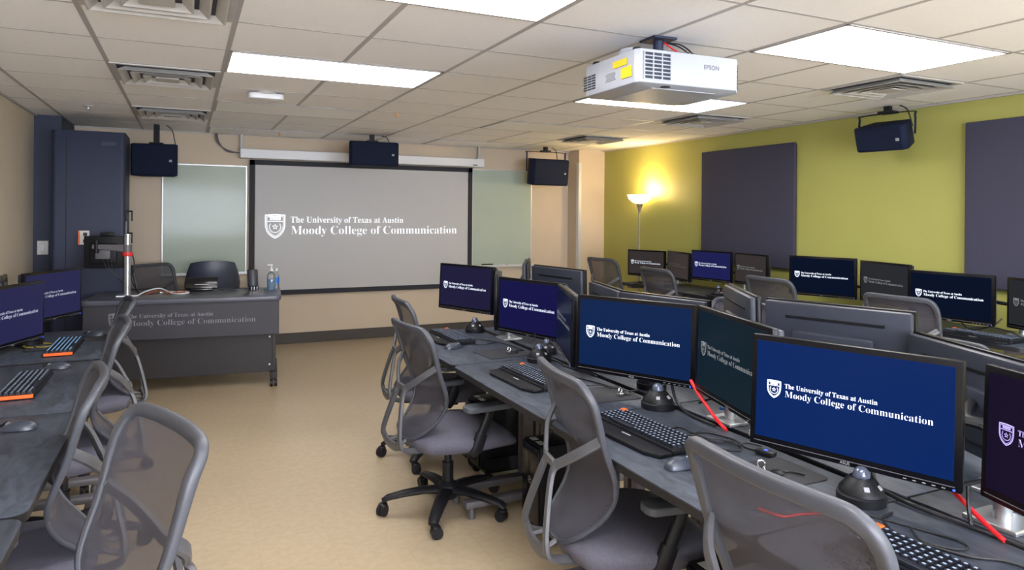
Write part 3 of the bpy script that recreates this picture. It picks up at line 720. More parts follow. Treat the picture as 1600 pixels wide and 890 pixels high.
for k in range(4): dup(deskA, (2.34, AY[k] + 1.004, 0), PI, BL[k], 'inner row desks')
CY = [5.55, 4.50, 3.45, 2.40, 1.35]
CL = ('slate grey desk in the far corner under the green wall', 'slate grey desk along the green wall under the left acoustic panel', 'slate grey desk at the middle of the green wall', 'slate grey desk along the green wall below the angled speaker', 'slate grey desk along the green wall cut off by the right frame edge')
for k in range(5):
    if k == 0: deskC = make_desk('desk', CL[0], .62, 1.045, 1, 'green wall row desks'); deskC.location = (4.47, CY[0], 0)
    else: dup(deskC, (4.47, CY[k], 0), 0, CL[k], 'green wall row desks')
LY = [4.17, 3.11, 2.10, 1.09]
LL = ('slate grey desk at left wall nearest the lectern', 'slate grey desk at left wall with orange-edged keyboard and rounded corner', 'slate grey desk at left wall with dark mouse mat, bottom left', 'slate grey desk corner at the very bottom left')
for k in range(4):
    if k == 0: deskL = make_desk('desk', LL[0], .76, 1.0, 1, 'left wall desks'); deskL.location = (-.36, LY[0] + 1.0, 0); deskL.rotation_euler = (0, 0, PI)
    else: dup(deskL, (-.36, LY[k] + 1.0, 0), PI, LL[k], 'left wall desks')

# ------------------------------------------------------------------ monitors
_b = text_bm('ASUS', .01); _x = [v.co.x for v in _b.verts]; _k = .026 / (max(_x) - min(_x))
for v in _b.verts: v.co = Vector(((v.co.x - (max(_x) + min(_x)) / 2) * _k, 0, v.co.y * _k))
ASUS = bpy.data.meshes.new('maker_lettering'); _b.to_mesh(ASUS); _b.free()
def make_monitor(label, smat, lmat, w_=.555, h_=.33, buttons=True, group=None):
    t = thing('monitor', label, 'monitor', (0, 0, 0), 0, group)
    obj('housing', box(NB(), (0, .012, 0), (w_, .022, h_), .004), 'bez', t, 40)
    bm = NB(); box(bm, (0, .034, 0), (w_ - .012, .03, h_ - .012), .010); box(bm, (0, .055, -.03), (w_ * .55, .03, h_ * .5), .012)
    bk = obj('back_cover', bm, 'monback', t, 40)
    obj('vent_slot', box(NB(), (0, .0505, h_ * .31), (w_ * .66, .003, .011), .001), 'black', bk)
    bm = NB(); box(bm, (0, .072, -.03), (.11, .006, .03), .002); 
    for s in (-1, 1): lathe(bm, [(.006, 0), (.006, .004), (0, .005)], (s * .07, .072, -.012), 10, Matrix.Rotation(-PI / 2, 4, 'X'))
    obj('mount_bracket', bm, 'silver', bk)
    obj('screen', box(NB(), (0, -.0002, .006), (w_ - .036, .002, h_ - .046)), smat, t)
    logo(t, (w_ - .036) * .845, -(w_ - .036) / 2 * .87, .008, -.0018, lmat)
    obj('bezel_strip', box(NB(), (0, -.0015, -h_ / 2 + .0145), (w_ - .03, .002, .0018)), 'legm', t)
    bm = NB()
    for k in range(5): box(bm, (w_ * .27 + k * .022, -.0015, -h_ / 2 + .007), (.008, .002, .002))
    obj('buttons', bm, 'grey_txt', t)
    mk = obj('maker_lettering', ASUS, 'grey_txt', t); mk.location = (0, -.0018, -h_ / 2 + .0045)
    obj('power_light', box(NB(), (w_ * .47, -.0015, -h_ / 2 + .007), (.005, .002, .004)), 'bluelit' if buttons else 'grey_txt', t)
    return t
def put(x, y, z, yaw, tilt, *a, **k):
    t = make_monitor(*a, **k); t.rotation_euler = (math.radians(-tilt), 0, math.radians(yaw)); t.location = (x, y, z); return t
GA = 'aisle row monitors'; GB = 'inner row monitors seen from behind'; GC = 'green wall row monitors'; GL = 'left wall monitors'
put(1.807, 4.616, .974, -68.1, 3, 'black monitor with dark purple screen, nearest the projection screen', 's_plum', 'logo_w', group=GA)
put(1.842, 4.17, .950, -114.5, 0, 'black monitor seen almost edge-on beside the purple-screen monitor', 's_plum', 'logo_d', group=GA)
put(1.809, 3.604, .958, -73.8, 1.4, 'black monitor with indigo screen, second along the aisle row', 's_indigo', 'logo_w', group=GA)
put(1.718, 3.03, .965, -111.7, 1.4, 'narrow-looking dark monitor squeezed between indigo and blue screens', 's_ink', 'logo_d', group=GA)
put(1.696, 2.407, .988, -63.4, 2.2, 'black monitor with blue screen in the middle of the photo', 's_navy', 'logo_w', group=GA)
put(1.719, 1.862, .995, -106.5, 1.8, 'angled monitor with dark teal screen and dim lettering, touching the central blue one', 's_teal', 'logo_d', group=GA)
put(1.662, 1.341, .984, -69.8, 2.9, 'largest looking monitor with bright blue screen at lower right', 's_blue', 'logo_w', group=GA)
put(1.730, .80, .979, -106.5, 2, 'monitor with dark plum screen cut off by right edge', 's_nplum', 'logo_v', group=GA)
# inner row, seen from behind (fitted yaw is that of the back)
for x, y, yaw, z, lb in ((2.30, 4.10, -81, .985, 'back of the dark monitor right of the purple-screen one, wide vent slot'),
                         (2.32, 4.60, -118, .995, 'pale edge of a monitor back, farthest in the inner row'),
                         (2.25, 2.90, -75, .93, 'back of a monitor showing its thin top edge above the central blue screen'),
                         (2.25, 3.42, -105, .93, 'back of an angled monitor left of the thin top edge'),
                         (2.28, 1.88, -71, 1.008, 'large grey monitor back above the brightest blue screen'),
                         (2.30, 2.38, -121, 1.01, 'angled grey monitor back with pale side, by the large back'),
                         (2.23, 1.33, -112, .945, 'low black monitor back at the right edge')):
    m_ = put(x, y, z, yaw + 180, 0, lb, 's_ink', 'logo_w', group=GB); m_.rotation_euler = (math.radians(-1), 0, math.radians(yaw + 180))
# green wall row
put(4.734, 6.468, .955, -70.2, 0, 'monitor with dark screen in front of the torchiere pole', 's_brown', 'logo_w', .50, .30, group=GC)
put(4.80, 5.99, .956, -103, 0, 'monitor with faint reddish-brown screen, right of the torchiere pole', 's_brown', 'logo_g', .52, .31, group=GC)
put(4.75, 5.411, 1.0, -81.6, 0, 'monitor with violet-blue screen below the left acoustic panel', 's_cblue', 'logo_w', .505, .304, group=GC)
put(4.80, 4.93, 1.0, -97, 0, 'monitor with grey screen below the left acoustic panel', 's_brown', 'logo_d', .48, .30, group=GC)
put(4.768, 4.095, 1.006, -71.3, 0, 'monitor with near-black blue screen at the middle of the green wall', 's_cink', 'logo_w', .55, .33, group=GC)
put(4.86, 3.60, .995, -104, 0, 'monitor with charcoal screen at the middle of the green wall', 's_greyish', 'logo_d', .53, .325, group=GC)
put(4.69, 2.983, .968, -83.7, 0, 'monitor with near-black blue screen below the right acoustic panel', 's_cink', 'logo_w', .55, .33, group=GC)
put(4.80, 2.46, .955, -106, 0, 'monitor with grey-green screen cut off at right edge by the green wall', 's_greyish', 'logo_d', .55, .33, group=GC)
# left wall row
put(-.782, 5.43, .944, 63.2, 0, 'monitor with violet-blue screen at left wall nearest the lectern', 's_lblue', 'logo_m', group=GL)
put(-.93, 4.86, .95, 101, 0, 'edge-on dark monitor between the two left wall screens', 's_ink', 'logo_d', group=GL)
put(-.83, 4.457, .943, 68, 0, 'monitor with dark blue screen at the left frame edge', 's_lblue', 'logo_m', group=GL)

# monitor arm posts
def arm_post(label, x, y, ya, yb, xoff, group, h=.30, bow=.10):
    t = thing('monitor_stand', label, 'monitor stand', (x, y, DH), 0, group)
    bm = NB(); box(bm, (0, 0, .006), (.12, .13, .012), .003); obj('base_plate', bm, 'silver', t)
    obj('pole', cyl(NB(), (0, 0, .01), (0, 0, h), .021, 18), 'silver', t, 40)
    obj('collar', cyl(NB(), (0, 0, .17), (0, 0, .215), .028, 18), 'black', t, 40)
    for yy in (ya, yb):
        bm = NB(); tube(bm, smooth([(0, 0, .195), (bow, (yy - y) * .5, .20), (xoff, yy - y, .22)]), .016, .012, seg=8, ref=(0, 0, 1)); obj('arm', bm, 'black', t, 40)
    return t
GS = 'silver monitor stands of the aisle row'
arm_post('silver monitor stand post under the purple-screen monitor', 1.985, 4.29, 4.54, 4.17, -.06, GS, .22, .03)
arm_post('silver monitor stand post below the left end of the indigo screen', 1.80, 3.85, 3.70, 3.62, .10, GS, .22)
arm_post('silver monitor stand post below the dark squeezed monitor', 1.86, 3.0, 3.1, 2.98, -.04, GS)
arm_post('silver monitor stand post below the dark teal screen', 1.845, 1.99, 2.36, 1.90, .02, GS, .24)
arm_post('silver monitor stand post at the bottom right corner', 1.87, 1.05, 1.26, .86, .0, GS, .24)
GS2 = 'silver monitor stands of the green wall row'
for x, y, a_, b_, lb in ((4.93, 6.2, 6.4, 6.03, 'monitor stand behind the far corner monitors'), (4.93, 5.18, 5.4, 4.95, 'monitor stand behind the violet-blue screen pair'),
                        (4.93, 3.84, 4.05, 3.65, 'silver stand post showing below the charcoal screen'), (4.90, 2.66, 2.9, 2.5, 'pale stand post showing at right above the low monitor back')):
    arm_post(lb, x + .04, y, a_, b_, -.05, GS2, .22, -.03)
for x, y, a_, b_, lb in ((2.16, 4.38, 4.55, 4.15, 'monitor stand holding the farthest inner monitors'), (2.14, 3.15, 3.35, 2.95, 'monitor stand holding the low inner monitors'), (2.16, 2.1, 2.3, 1.92, 'monitor stand holding the large grey monitor backs'), (2.12, 1.15, 1.3, 1.05, 'monitor stand holding the low black monitor at right')):
    arm_post(lb, x - .05, y, a_, b_, .10, 'monitor stands of the inner row', .24, -.06)
arm_post('monitor stand behind the left wall screen nearest the lectern', -.98, 5.12, 5.35, 4.9, .03, 'monitor stands of the left wall row', .24, -.03)
arm_post('monitor stand behind the screen at the left frame edge', -1.0, 4.2, 4.4, 4.1, .03, 'monitor stands of the left wall row', .24, -.03)

# ------------------------------------------------------------------ keyboards and mice
def make_keyboard(label, rest=True, glow=False, strip=False, L=.44, group=None):
    """local: x along the keyboard (user's left = -x), y away from the user, z up"""
    t = thing('keyboard', label, 'keyboard', (0, 0, 0), 0, group)
    D = .135
    obj('body', prism(NB(), rrect(L, D, .008), .004, .020, bev=.002), 'black', t, 40)
    bm = NB(); bl = NB(); cols = 21; rows_ = 6; px = (L - .02) / cols; pz = (D - .016) / rows_
    for r in range(rows_):
        for c in range(cols):
            x = -L / 2 + .01 + px * (c + .5); y = D / 2 - .008 - pz * (r + .5) - (0 if r else -.002)
            if r == 5 and 4 <= c <= 9:
                if c == 4: box(bm, (x + px * 2.5, y, .026), (px * 5.8, pz * .84, .010), .0015, seg=1)
                continue
            t0 = NB(); bmesh.ops.create_cube(t0, size=1)
            for v in t0.verts:
                k = .70 if v.co.z > 0 else .9; v.co = Vector((v.co.x * px * k, v.co.y * pz * k, v.co.z * .011))
            merge(bm, t0, Matrix.Translation((x, y, .0255)))
            box(bl, (x, y + pz * .05, .0313), (px * .34, pz * .30, .0006))
    obj('keycaps', bm, 'keycap', t); obj('key_legends', bl, 'keyblue' if glow else 'keyleg', t)
    if rest:
        pr_ = [(-L / 2, 0), (L / 2, 0), (L / 2, -.05), (L / 2 - .06, -.075), (-L / 2 + .06, -.075), (-L / 2, -.05)]
        obj('palm_rest', prism(NB(), pr_, .003, .014, Matrix.Translation((0, -D / 2 - .001, 0)), .002), 'black', t, 40)
        obj('rest_badge', box(NB(), (0, -D / 2 - .02, .0148), (.045, .007, .001)), 'grey_txt', t)
        obj('orange_key', box(NB(), (-L / 2 + .020, D / 2 - .016, .027), (.022, .018, .013), .002), 'orange', t)
    if strip: obj('light_strip', box(NB(), (-L / 2 - .0015, 0, .013), (.006, D - .006, .014), .001), 'orangestrip', t)
    return t
KA = 'keyboards of the aisle row'
def kb(x, y, deg, label, **k):
    t = make_keyboard(label, **k); t.location = (x, y, DH); t.rotation_euler = (0, 0, math.radians(deg)); return t
kb(1.475, 3.99, -88, 'black keyboard with orange key on the farthest aisle desk', group=KA)
kb(1.46, 2.86, -88, 'black keyboard with orange key, half hidden by the chair beside the computer tower', group=KA)
kb(1.465, 1.99, -88, 'black keyboard with wide palm rest below the central blue screen', group=KA)
kb(1.46, .92, -88, 'black keyboard at the bottom edge behind the closest chair', group=KA)
kb(-.60, 4.52, 90, 'keyboard with lit blue legends and orange edge nearest the lectern', glow=True, strip=True, L=.46, group='left wall keyboards', rest=False)
kb(-.62, 3.60, 90, 'keyboard with orange front edge on the left wall desk, in shadow', strip=True, L=.46, group='left wall keyboards', rest=False)
for x, y, lb in ((4.58, 6.1, 'dark keyboard on far corner desk by the green wall'), (4.60, 4.95, 'dark keyboard below the violet-blue screen'), (4.60, 3.85, 'dark keyboard below the charcoal screen at the green wall'), (4.60, 2.72, 'dark keyboard at right beside the pale stand post')):
    kb(x, y, -90, lb, group='green wall keyboards')

def make_mouse(label, x, y, deg, group, z=DH):
    t = thing('computer_mouse', label, 'mouse', (x, y, z), math.radians(deg), group)
    t_ = NB(); nu, nv = 14, 8; top = []
    for i in range(nu + 1):
        u = i / nu; xx = -.058 + .116 * u; wd = .031 * math.sin(PI * min(1, max(.0, .06 + .88 * u))) ** .5 * (1 - .12 * u); hh = .036 * math.sin(PI * (.10 + .84 * u)) ** .8 * (1.05 - .35 * u)
        top.append([t_.verts.new((xx, wd * math.cos(PI * j / nv), .002 + hh * math.sin(PI * j / nv) ** .7)) for j in range(nv + 1)])
    for i in range(nu):
        for j in range(nv): t_.faces.new((top[i][j], top[i + 1][j], top[i + 1][j + 1], top[i][j + 1]))
    t_.faces.new(top[0]); t_.faces.new(top[-1][::-1])
    for i in range(nu): t_.faces.new((top[i][0], top[i][nv], top[i + 1][nv], top[i + 1][0]))
    bmesh.ops.recalc_face_normals(t_, faces=t_.faces)
    obj('shell', t_, 'mouse', t, 60)
    obj('scroll_wheel', cyl(NB(), (.030, -.004, .021), (.030, .004, .021), .008, 12), 'silver', t, 40)
    obj('button_gap', box(NB(), (.044, 0, .020), (.03, .0015, .012), 0, (0, .5, 0)), 'black', t)
    return t
make_mouse('dark mouse on the farthest aisle desk beside its keyboard', 1.385, 3.70, 15, 'mice of the aisle row')
make_mouse('dark mouse next to the palm-rest keyboard, left of the closest chair', 1.375, 1.69, 5, 'mice of the aisle row')
make_mouse('curved mouse on a mat at left wall nearest the lectern', -.50, 4.90, 170, 'left wall mice', DH + .003)
make_mouse('flat-looking dark mouse behind the orange-edged keyboard in shadow', -.56, 3.97, 175, 'left wall mice')
make_mouse('larger looking mouse at left frame edge above the dark mat', -.525, 2.92, 170, 'left wall mice')
def mat_pad(label, x, y, w_, d_, deg, m_='matpad'):
    t = tag(obj('mouse_mat', prism(NB(), rrect(w_, d_, .015), .0005, .0035), m_), label, 'mouse mat', 'dark mouse mats'); t.location = (x, y, DH); t.rotation_euler = (0, 0, math.radians(deg)); return t
mat_pad('dark square mat at the near end of the farthest aisle desk', 1.58, 3.46, .26, .23, 4)
mat_pad('dark mat on the second aisle desk below the central blue screen', 1.62, 2.50, .24, .22, -4)
mat_pad('dark mat under the curved mouse nearest the lectern', -.53, 4.83, .24, .22, 0)
t = tag(obj('mouse_mat', lathe(NB(), [(.13, .0005), (.13, .0035)], seg=32), 'matpad'), 'round dark mat at the left frame edge of the desk', 'mouse mat', 'dark mouse mats'); t.location = (-.70, 2.55, DH)
t = tag(obj('mouse_mat', prism(NB(), rrect(.22, .2, .02), .0005, .0035), 'matpad'), 'dark mat behind the closest chair, under a metal clip', 'mouse mat', 'dark mouse mats'); t.location = (1.60, 1.53, DH)

# stepped dome gadgets
def dome(label, x, y, s=1.0, rz=0):
    t = thing('desk_dome', label, 'desktop device', (x, y, DH), rz, 'black stepped domes with shiny caps')
    obj('base', lathe(NB(), [(.062 * s, 0), (.063 * s, .022 * s), (.058 * s, .026 * s)], seg=32), 'black', t, 40)
    obj('cone', lathe(NB(), [(.058 * s, .026 * s), (.056 * s, .036 * s), (.034 * s, .062 * s), (.030 * s, .066 * s)], seg=32), 'black', t, 40)
    obj('cap_ball', lathe(NB(), [(.022 * s, .066 * s), (.022 * s, .074 * s), (.017 * s, .086 * s), (.009 * s, .092 * s), (0, .094 * s)], seg=24), 'lensball', t, 60)
    for a in (-2.2, -1.2, -.2):
        bm = NB(); mt = Matrix.Rotation(a, 4, 'Z') @ Matrix.Translation((.0465 * s, 0, .047 * s)) @ Matrix.Rotation(math.radians(42), 4, 'Y')
        t0 = NB(); box(t0, (0, 0, 0), (.014 * s, .014 * s, .003), .001); merge(bm, t0, mt); obj('side_button', bm, 'grey_txt', t)
    return t
dome('black stepped dome with shiny cap below the purple screen', 1.70, 4.16)
dome('black stepped dome with shiny cap below the indigo screen corner', 1.67, 3.20)
dome('smaller dome half behind the one below the indigo screen', 1.80, 3.36, .9)
dome('black stepped dome with shiny cap above the palm-rest keyboard', 1.71, 2.25, 1.05)
dome('dome tucked behind the one above the palm-rest keyboard', 1.88, 2.52, 1.05)
dome('largest looking stepped dome, below the brightest blue screen', 1.66, 1.29, 1.0)
dome('black stepped dome on the green wall row below the violet-blue screen', 4.66, 5.2)
dome('dark dome below the violet screen at left wall', -.80, 4.75, 1.1)

# small metal clip and clutter
def clip(label, x, y, rz):
    t = thing('metal_clip', label, 'clip', (x, y, DH + .004), rz, 'small shiny metal clips on mats')
    bm = NB(); box(bm, (0, 0, .008), (.02, .03, .014), .003); obj('body', bm, 'chrome', t, 40)
    obj('ring', tube(NB(), [(.0 + .012 * math.cos(a), 0, .024 + .012 * math.sin(a)) for a in [2 * PI * k / 16 for k in range(16)]], .003, seg=6, closed=True), 'chrome', t, 60)
    bm = NB(); lathe(bm, [(.022, 0), (.022, .006), (.012, .012)], (.045, 0, -.004), 16); tube(bm, smooth([(.045, 0, .004), (.08, .01, .004), (.12, -.01, .004)]), .003, seg=6); obj('plug_lead', bm, 'black', t, 40)
clip('small shiny clip on the mat of the farthest aisle desk', 1.60, 3.42, .4)
clip('small shiny clip on the mat below the central blue screen', 1.66, 2.44, .4)
clip('small shiny clip on the mat behind the closest chair', 1.56, 1.55, -.6)

# cables on the desks
def cable(label, pts, r=.003, m='cable', name='cable', group=None):
    bm = NB(); tube(bm, smooth(pts, 6), r, seg=6)
    me = obj(name, bm, m, None, 60); return tag(me, label, 'cable', group)
Z = DH + .004
def zig(x0, y0, x1, y1, n, amp, z=Z):
    return [(x0 + (x1 - x0) * i / n + random.uniform(-amp, amp), y0 + (y1 - y0) * i / n + random.uniform(-amp, amp), z + .004 * (i % 2)) for i in range(n + 1)]
cable('thick red cable hanging from the central blue monitor to the desk seam', [(1.80, 2.16, .86), (1.79, 2.10, .82), (1.76, 1.97, .765), (1.745, 1.90, .746)], .0065, 'red', 'red_cable', 'red cables under monitors')
cable('thick red cable hanging from the brightest blue monitor', [(1.80, 1.18, .84), (1.79, 1.13, .81), (1.765, 1.03, .765), (1.755, .98, .746)], .0065, 'red', 'red_cable', 'red cables under monitors')
cable('thin red lead on the desk, seen through the mesh of the closest chair', [(1.36, 1.36, DH + .004), (1.38, 1.30, DH + .004), (1.43, 1.29, DH + .004), (1.49, 1.27, DH + .004)], .003, 'red', 'red_cable')
GK = 'black cables on the aisle row desks'
cable('black cable loop between keyboard and stand below the dark teal screen', [(1.56, 1.98, Z), (1.62, 2.0, Z), (1.60, 1.86, Z + .01), (1.68, 1.80, Z), (1.64, 1.72, Z), (1.58, 1.78, Z), (1.63, 1.88, Z)], .0032, group=GK)
cable('tangled thin black cable left of the stand below the teal screen', zig(1.57, 1.95, 1.72, 1.72, 9, .03), .0022, group=GK)
cable('black cable running from teal monitor stand along the desk to the clip', [(1.56, 1.90, Z), (1.66, 1.92, Z), (1.70, 1.82, Z), (1.68, 1.74, Z), (1.70, 1.68, Z)], .0035, group=GK)
cable('black cable along the seam behind the closest keyboard', [(1.66, 1.20, Z), (1.60, 1.18, Z), (1.56, 1.10, Z), (1.60, .98, Z), (1.66, .92, Z), (1.68, .80, Z)], .0035, group=GK)
cable('thin looping black cable right of the largest looking dome', [(1.58, 1.24, Z), (1.62, 1.14, Z), (1.66, 1.02, Z), (1.62, 1.0, Z), (1.58, 1.06, Z), (1.62, 1.12, Z)], .0025, group=GK)
cable('black cable trailing behind the keyboard of the second aisle desk', [(1.52, 2.86, Z), (1.62, 2.9, Z), (1.66, 2.8, Z), (1.70, 2.66, Z), (1.72, 2.5, Z)], .003, group=GK)
cable('thin black cable coiled on the second aisle desk', zig(1.56, 2.74, 1.74, 2.56, 8, .035), .0022, group=GK)
cable('black cable trailing behind the keyboard of the farthest aisle desk', [(1.52, 3.9, Z), (1.6, 3.9, Z), (1.66, 3.82, Z), (1.7, 3.7, Z), (1.72, 3.5, Z)], .003, group=GK)
cable('thin black mouse lead on the farthest aisle desk', [(1.43, 3.71, Z), (1.5, 3.76, Z), (1.58, 3.72, Z), (1.68, 3.76, Z)], .0022, group=GK)
cable('black cable lying behind the domes of the indigo screen', zig(1.74, 3.3, 1.74, 2.8, 6, .02), .005, group=GK)
cable('black cables drooping below the bright blue monitor, beside the red one', [(1.79, 1.36, .82), (1.78, 1.34, .76), (1.745, 1.26, .75), (1.75, 1.1, .748), (1.77, .9, .748)], .006, group=GK)
cable('black power lead hanging straight down right of the lower red cable', [(1.77, 1.075, .84), (1.765, 1.07, .79), (1.76, 1.06, .745)], .005, group=GK)
cable('black cable drooping below the central blue monitor', [(1.80, 2.28, .83), (1.79, 2.24, .77), (1.75, 2.12, .748), (1.74, 1.95, .748)], .006, group=GK)
cable('black cable crossing behind the upper red cable', [(1.86, 2.18, .76), (1.86, 2.08, .80), (1.86, 1.96, .775), (1.84, 1.85, .75)], .005, group=GK)
cable('black lead hanging beside the indigo screen stand', [(1.80, 3.5, .83), (1.79, 3.49, .78), (1.77, 3.47, .745)], .004, group=GK)
cable('yellowish cable loop on the left wall desk below the screens', [(-.75, 4.62, Z), (-.70, 4.60, Z), (-.68, 4.68, Z), (-.76, 4.74, Z), (-.82, 4.66, Z), (-.76, 4.60, Z)], .003, 'ycable', 'cable')
cable('black keyboard lead at left wall nearest the lectern', [(-.68, 4.50, Z), (-.78, 4.48, Z), (-.80, 4.60, Z), (-.88, 4.70, Z)], .003)
cable('black cable drooping below the near-black screen under the right acoustic panel', [(4.80, 3.0, .83), (4.78, 2.93, .77), (4.77, 2.86, .76), (4.79, 2.76, .80), (4.82, 2.72, .85)], .005)
cable('black cable arching beside the pale stand post at right', [(4.70, 2.95, Z), (4.74, 2.86, .775), (4.78, 2.76, .79), (4.80, 2.66, .775), (4.78, 2.56, Z)], .004)
cable('black cable drooping below the violet-blue screen at the green wall', [(4.82, 5.35, .86), (4.80, 5.22, .80), (4.78, 5.05, .765), (4.72, 4.92, Z)], .004)
cable('black cable drooping below the grey screen at the green wall', [(4.86, 5.02, .88), (4.84, 4.92, .83), (4.82, 4.80, .80), (4.86, 4.7, .82)], .004)
t = thing('usb_hub', 'small usb hub with blue light beside the teal screen stand', 'usb hub', (1.69, 1.66, DH), .3)
obj('body', box(NB(), (0, 0, .009), (.035, .06, .016), .005), 'black', t, 40); obj('indicator', box(NB(), (0, 0, .0175), (.008, .010, .002)), 'bluelit', t)
t = thing('usb_plug', 'bright blue usb plug among cables below the teal screen', 'usb plug', (1.86, 2.03, .775), .6)
obj('shell', box(NB(), (0, 0, 0), (.018, .045, .010), .002), 'blueplug', t); obj('lead', cyl(NB(), (0, -.02, 0), (0, -.06, -.004), .003, 8), 'cable', t)
t = thing('metal_shelf_plate', 'pale metal plate on the desk right of the teal screen stand', 'metal plate', (1.86, 1.76, DH), .1)
obj('plate', box(NB(), (0, 0, .008), (.14, .16, .014), .003), 'alu', t); obj('rim', box(NB(), (-.065, 0, .018), (.008, .16, .008), .002), 'alu', t)

# ------------------------------------------------------------------ computer towers
def tower(label, x, y):
    t = thing('computer_tower', label, 'computer', (x, y, 0), 0, 'black computer towers under the desks')
    obj('case', box(NB(), (.215, 0, .265), (.43, .175, .37), .006), 'black', t, 40)
    bm = NB(); box(bm, (-.004, 0, .265), (.012, .165, .355), .004); f = obj('front_panel', bm, 'gloss', t, 40)
    b = NB(); R = [(.017 * math.cos(a), .017 * math.sin(a)) for a in [2 * PI * k / 20 for k in range(20)]]; ring2(b, R, [(x_ * .84, y_ * .84) for x_, y_ in R])
    poly2(b, [(-.009, -.004), (-.007, -.007), (.009, .004), (.007, .007)]); poly2(b, [(-.01, .002), (-.008, -.001), (.003, .007), (.001, .009)])
    lg = obj('round_emblem', b, 'grey_txt', f); lg.rotation_euler = (PI / 2, 0, -PI / 2); lg.location = (-.0115, 0, .28)
    obj('optical_slot', box(NB(), (-.011, 0, .41), (.003, .14, .012), .001), 'black', f)
    bm = NB(); box(bm, (.20, 0, .062), (.36, .22, .02), .004)
    for s in (-1, 1): box(bm, (.2, s * .105, .1), (.36, .008, .07), .002)
    c = obj('trolley', bm, 'black', t)
    for a in (.05, .35):
        for s in (-1, 1): obj('caster', cyl(NB(), (a, s * .09 - .012, .026), (a, s * .09 + .012, .026), .025, 14), 'chairblk', c, 40)
    bm = NB(); box(bm, (.03, -.03, .4515), (.03, .05, .002)); box(bm, (.03, .04, .4515), (.03, .04, .002)); obj('top_ports', bm, 'alu', t)
    return t
tower('black computer tower with round emblem beside the pulled-in chair', 1.46, 2.86)
tower('black computer tower under the farthest aisle desk behind the aisle chair', 1.50, 3.66)
tower('black computer tower under the desk behind the closest chair', 1.40, 1.60)

# ------------------------------------------------------------------ lectern
t = thing('lectern_desk', 'wide charcoal lectern desk on casters with printed college name', 'lectern', (.035, 6.64, 0), math.radians(-6))
W, D, HL = 1.50, .74, .79
obj('top', prism(NB(), rrect(W, D, .05), HL - .04, HL, bev=.008), 'lecttop', t, 40)
fp = obj('front_panel', box(NB(), (0, -D / 2 + .045, .605), (W - .03, .022, .29), .003), 'lect', t)
logo(t, 1.10, -.555, .615, -D / 2 + .0325, 'logo_g')
obj('lower_panel', box(NB(), (0, -D / 2 + .16, .295), (W - .12, .02, .36), .003), 'lectdk', t)
for s in (-1, 1):
    bm = NB(); box(bm, (s * (W / 2 - .055), 0, .44), (.03, D - .28, .66), .003); obj('side_panel', bm, 'lectdk', t)
    bm = NB(); box(bm, (s * (W / 2 - .055), 0, .10), (.06, D - .12, .05), .006); rail = obj('foot_rail', bm, 'lectdk', t)
    for e in (-1, 1):
        bm = NB(); cx_, cy_ = s * (W / 2 - .055), e * (D / 2 - .09)
        for q in (-1, 1): cyl(bm, (cx_ + q * .018 - .011, cy_, .03), (cx_ + q * .018 + .011, cy_, .03), .03, 16)
        box(bm, (cx_, cy_, .068), (.05, .05, .018), .004); obj('caster', bm, 'chairblk', rail, 40)
bm = NB()
for z in (.18, .42): lathe(bm, [(.008, 0), (.008, .004), (0, .005)], (W / 2 - .09, -D / 2 + .148, z), 12, Matrix.Rotation(PI / 2, 4, 'X'))
obj('panel_screws', bm, 'alu', t)
# lectern monitor on arm
t = thing('lectern_monitor_stand', 'silver pole with red ring and grey arm holding the lectern monitor', 'monitor stand', (-.44, 6.62, HL))
obj('base_plate', box(NB(), (0, 0, .006), (.16, .12, .012), .003), 'silver', t)
obj('pole', cyl(NB(), (0, 0, .01), (0, 0, .52), .026, 20), 'silver', t, 40)
obj('red_ring', lathe(NB(), [(.036, .335), (.038, .34), (.038, .365), (.036, .37)]), 'redring', t, 40)
obj('hub', cyl(NB(), (0, 0, .37), (0, 0, .43), .034, 20), 'legm', t, 40)
bm = NB(); tube(bm, [(0, 0, .40), (-.10, .02, .405), (-.26, .06, .415)], .032, .02, seg=10, ref=(0, 1, 0), taper=lambda s: 1.1 - .5 * s, sq=True); obj('arm', bm, 'legm', t, 40)
obj('arm_tilt_head', cyl(NB(), (-.23, .05, .36), (-.23, .05, .47), .018, 12), 'black', t, 40)
t = thing('lectern_monitor', 'small black monitor seen from behind above the lectern', 'monitor', (-.62, 6.74, 1.155), math.radians(-8))
obj('housing', box(NB(), (0, 0, 0), (.30, .022, .27), .006), 'black', t, 40)
bk = obj('back_cover', box(NB(), (0, -.022, -.01), (.20, .03, .17), .010), 'black', t, 40)
bm = NB(); box(bm, (0, -.045, .0), (.11, .02, .11), .004)
for a in (-1, 1):
    for c in (-1, 1): lathe(bm, [(.006, 0), (.006, .004), (0, .005)], (a * .04, -.055, c * .04), 10, Matrix.Rotation(PI / 2, 4, 'X'))
obj('mount_plate', bm, 'legm', bk, 40)
bm = NB(); box(bm, (.02, 0, .15), (.10, .03, .03), .006); cyl(bm, (.02, -.02, .15), (.02, -.035, .15), .012, 14); obj('webcam', bm, 'black', t, 40)
bm = NB()
for k in range(3): tube(bm, smooth([(.0 + k * .03, -.05, -.05), (.04 + k * .02, -.07, -.14), (.10 + k * .01, -.06, -.20), (.16, -.08, -.24 - .03 * k)]), .003, seg=6)
obj('video_lead', bm, 'cable', t)
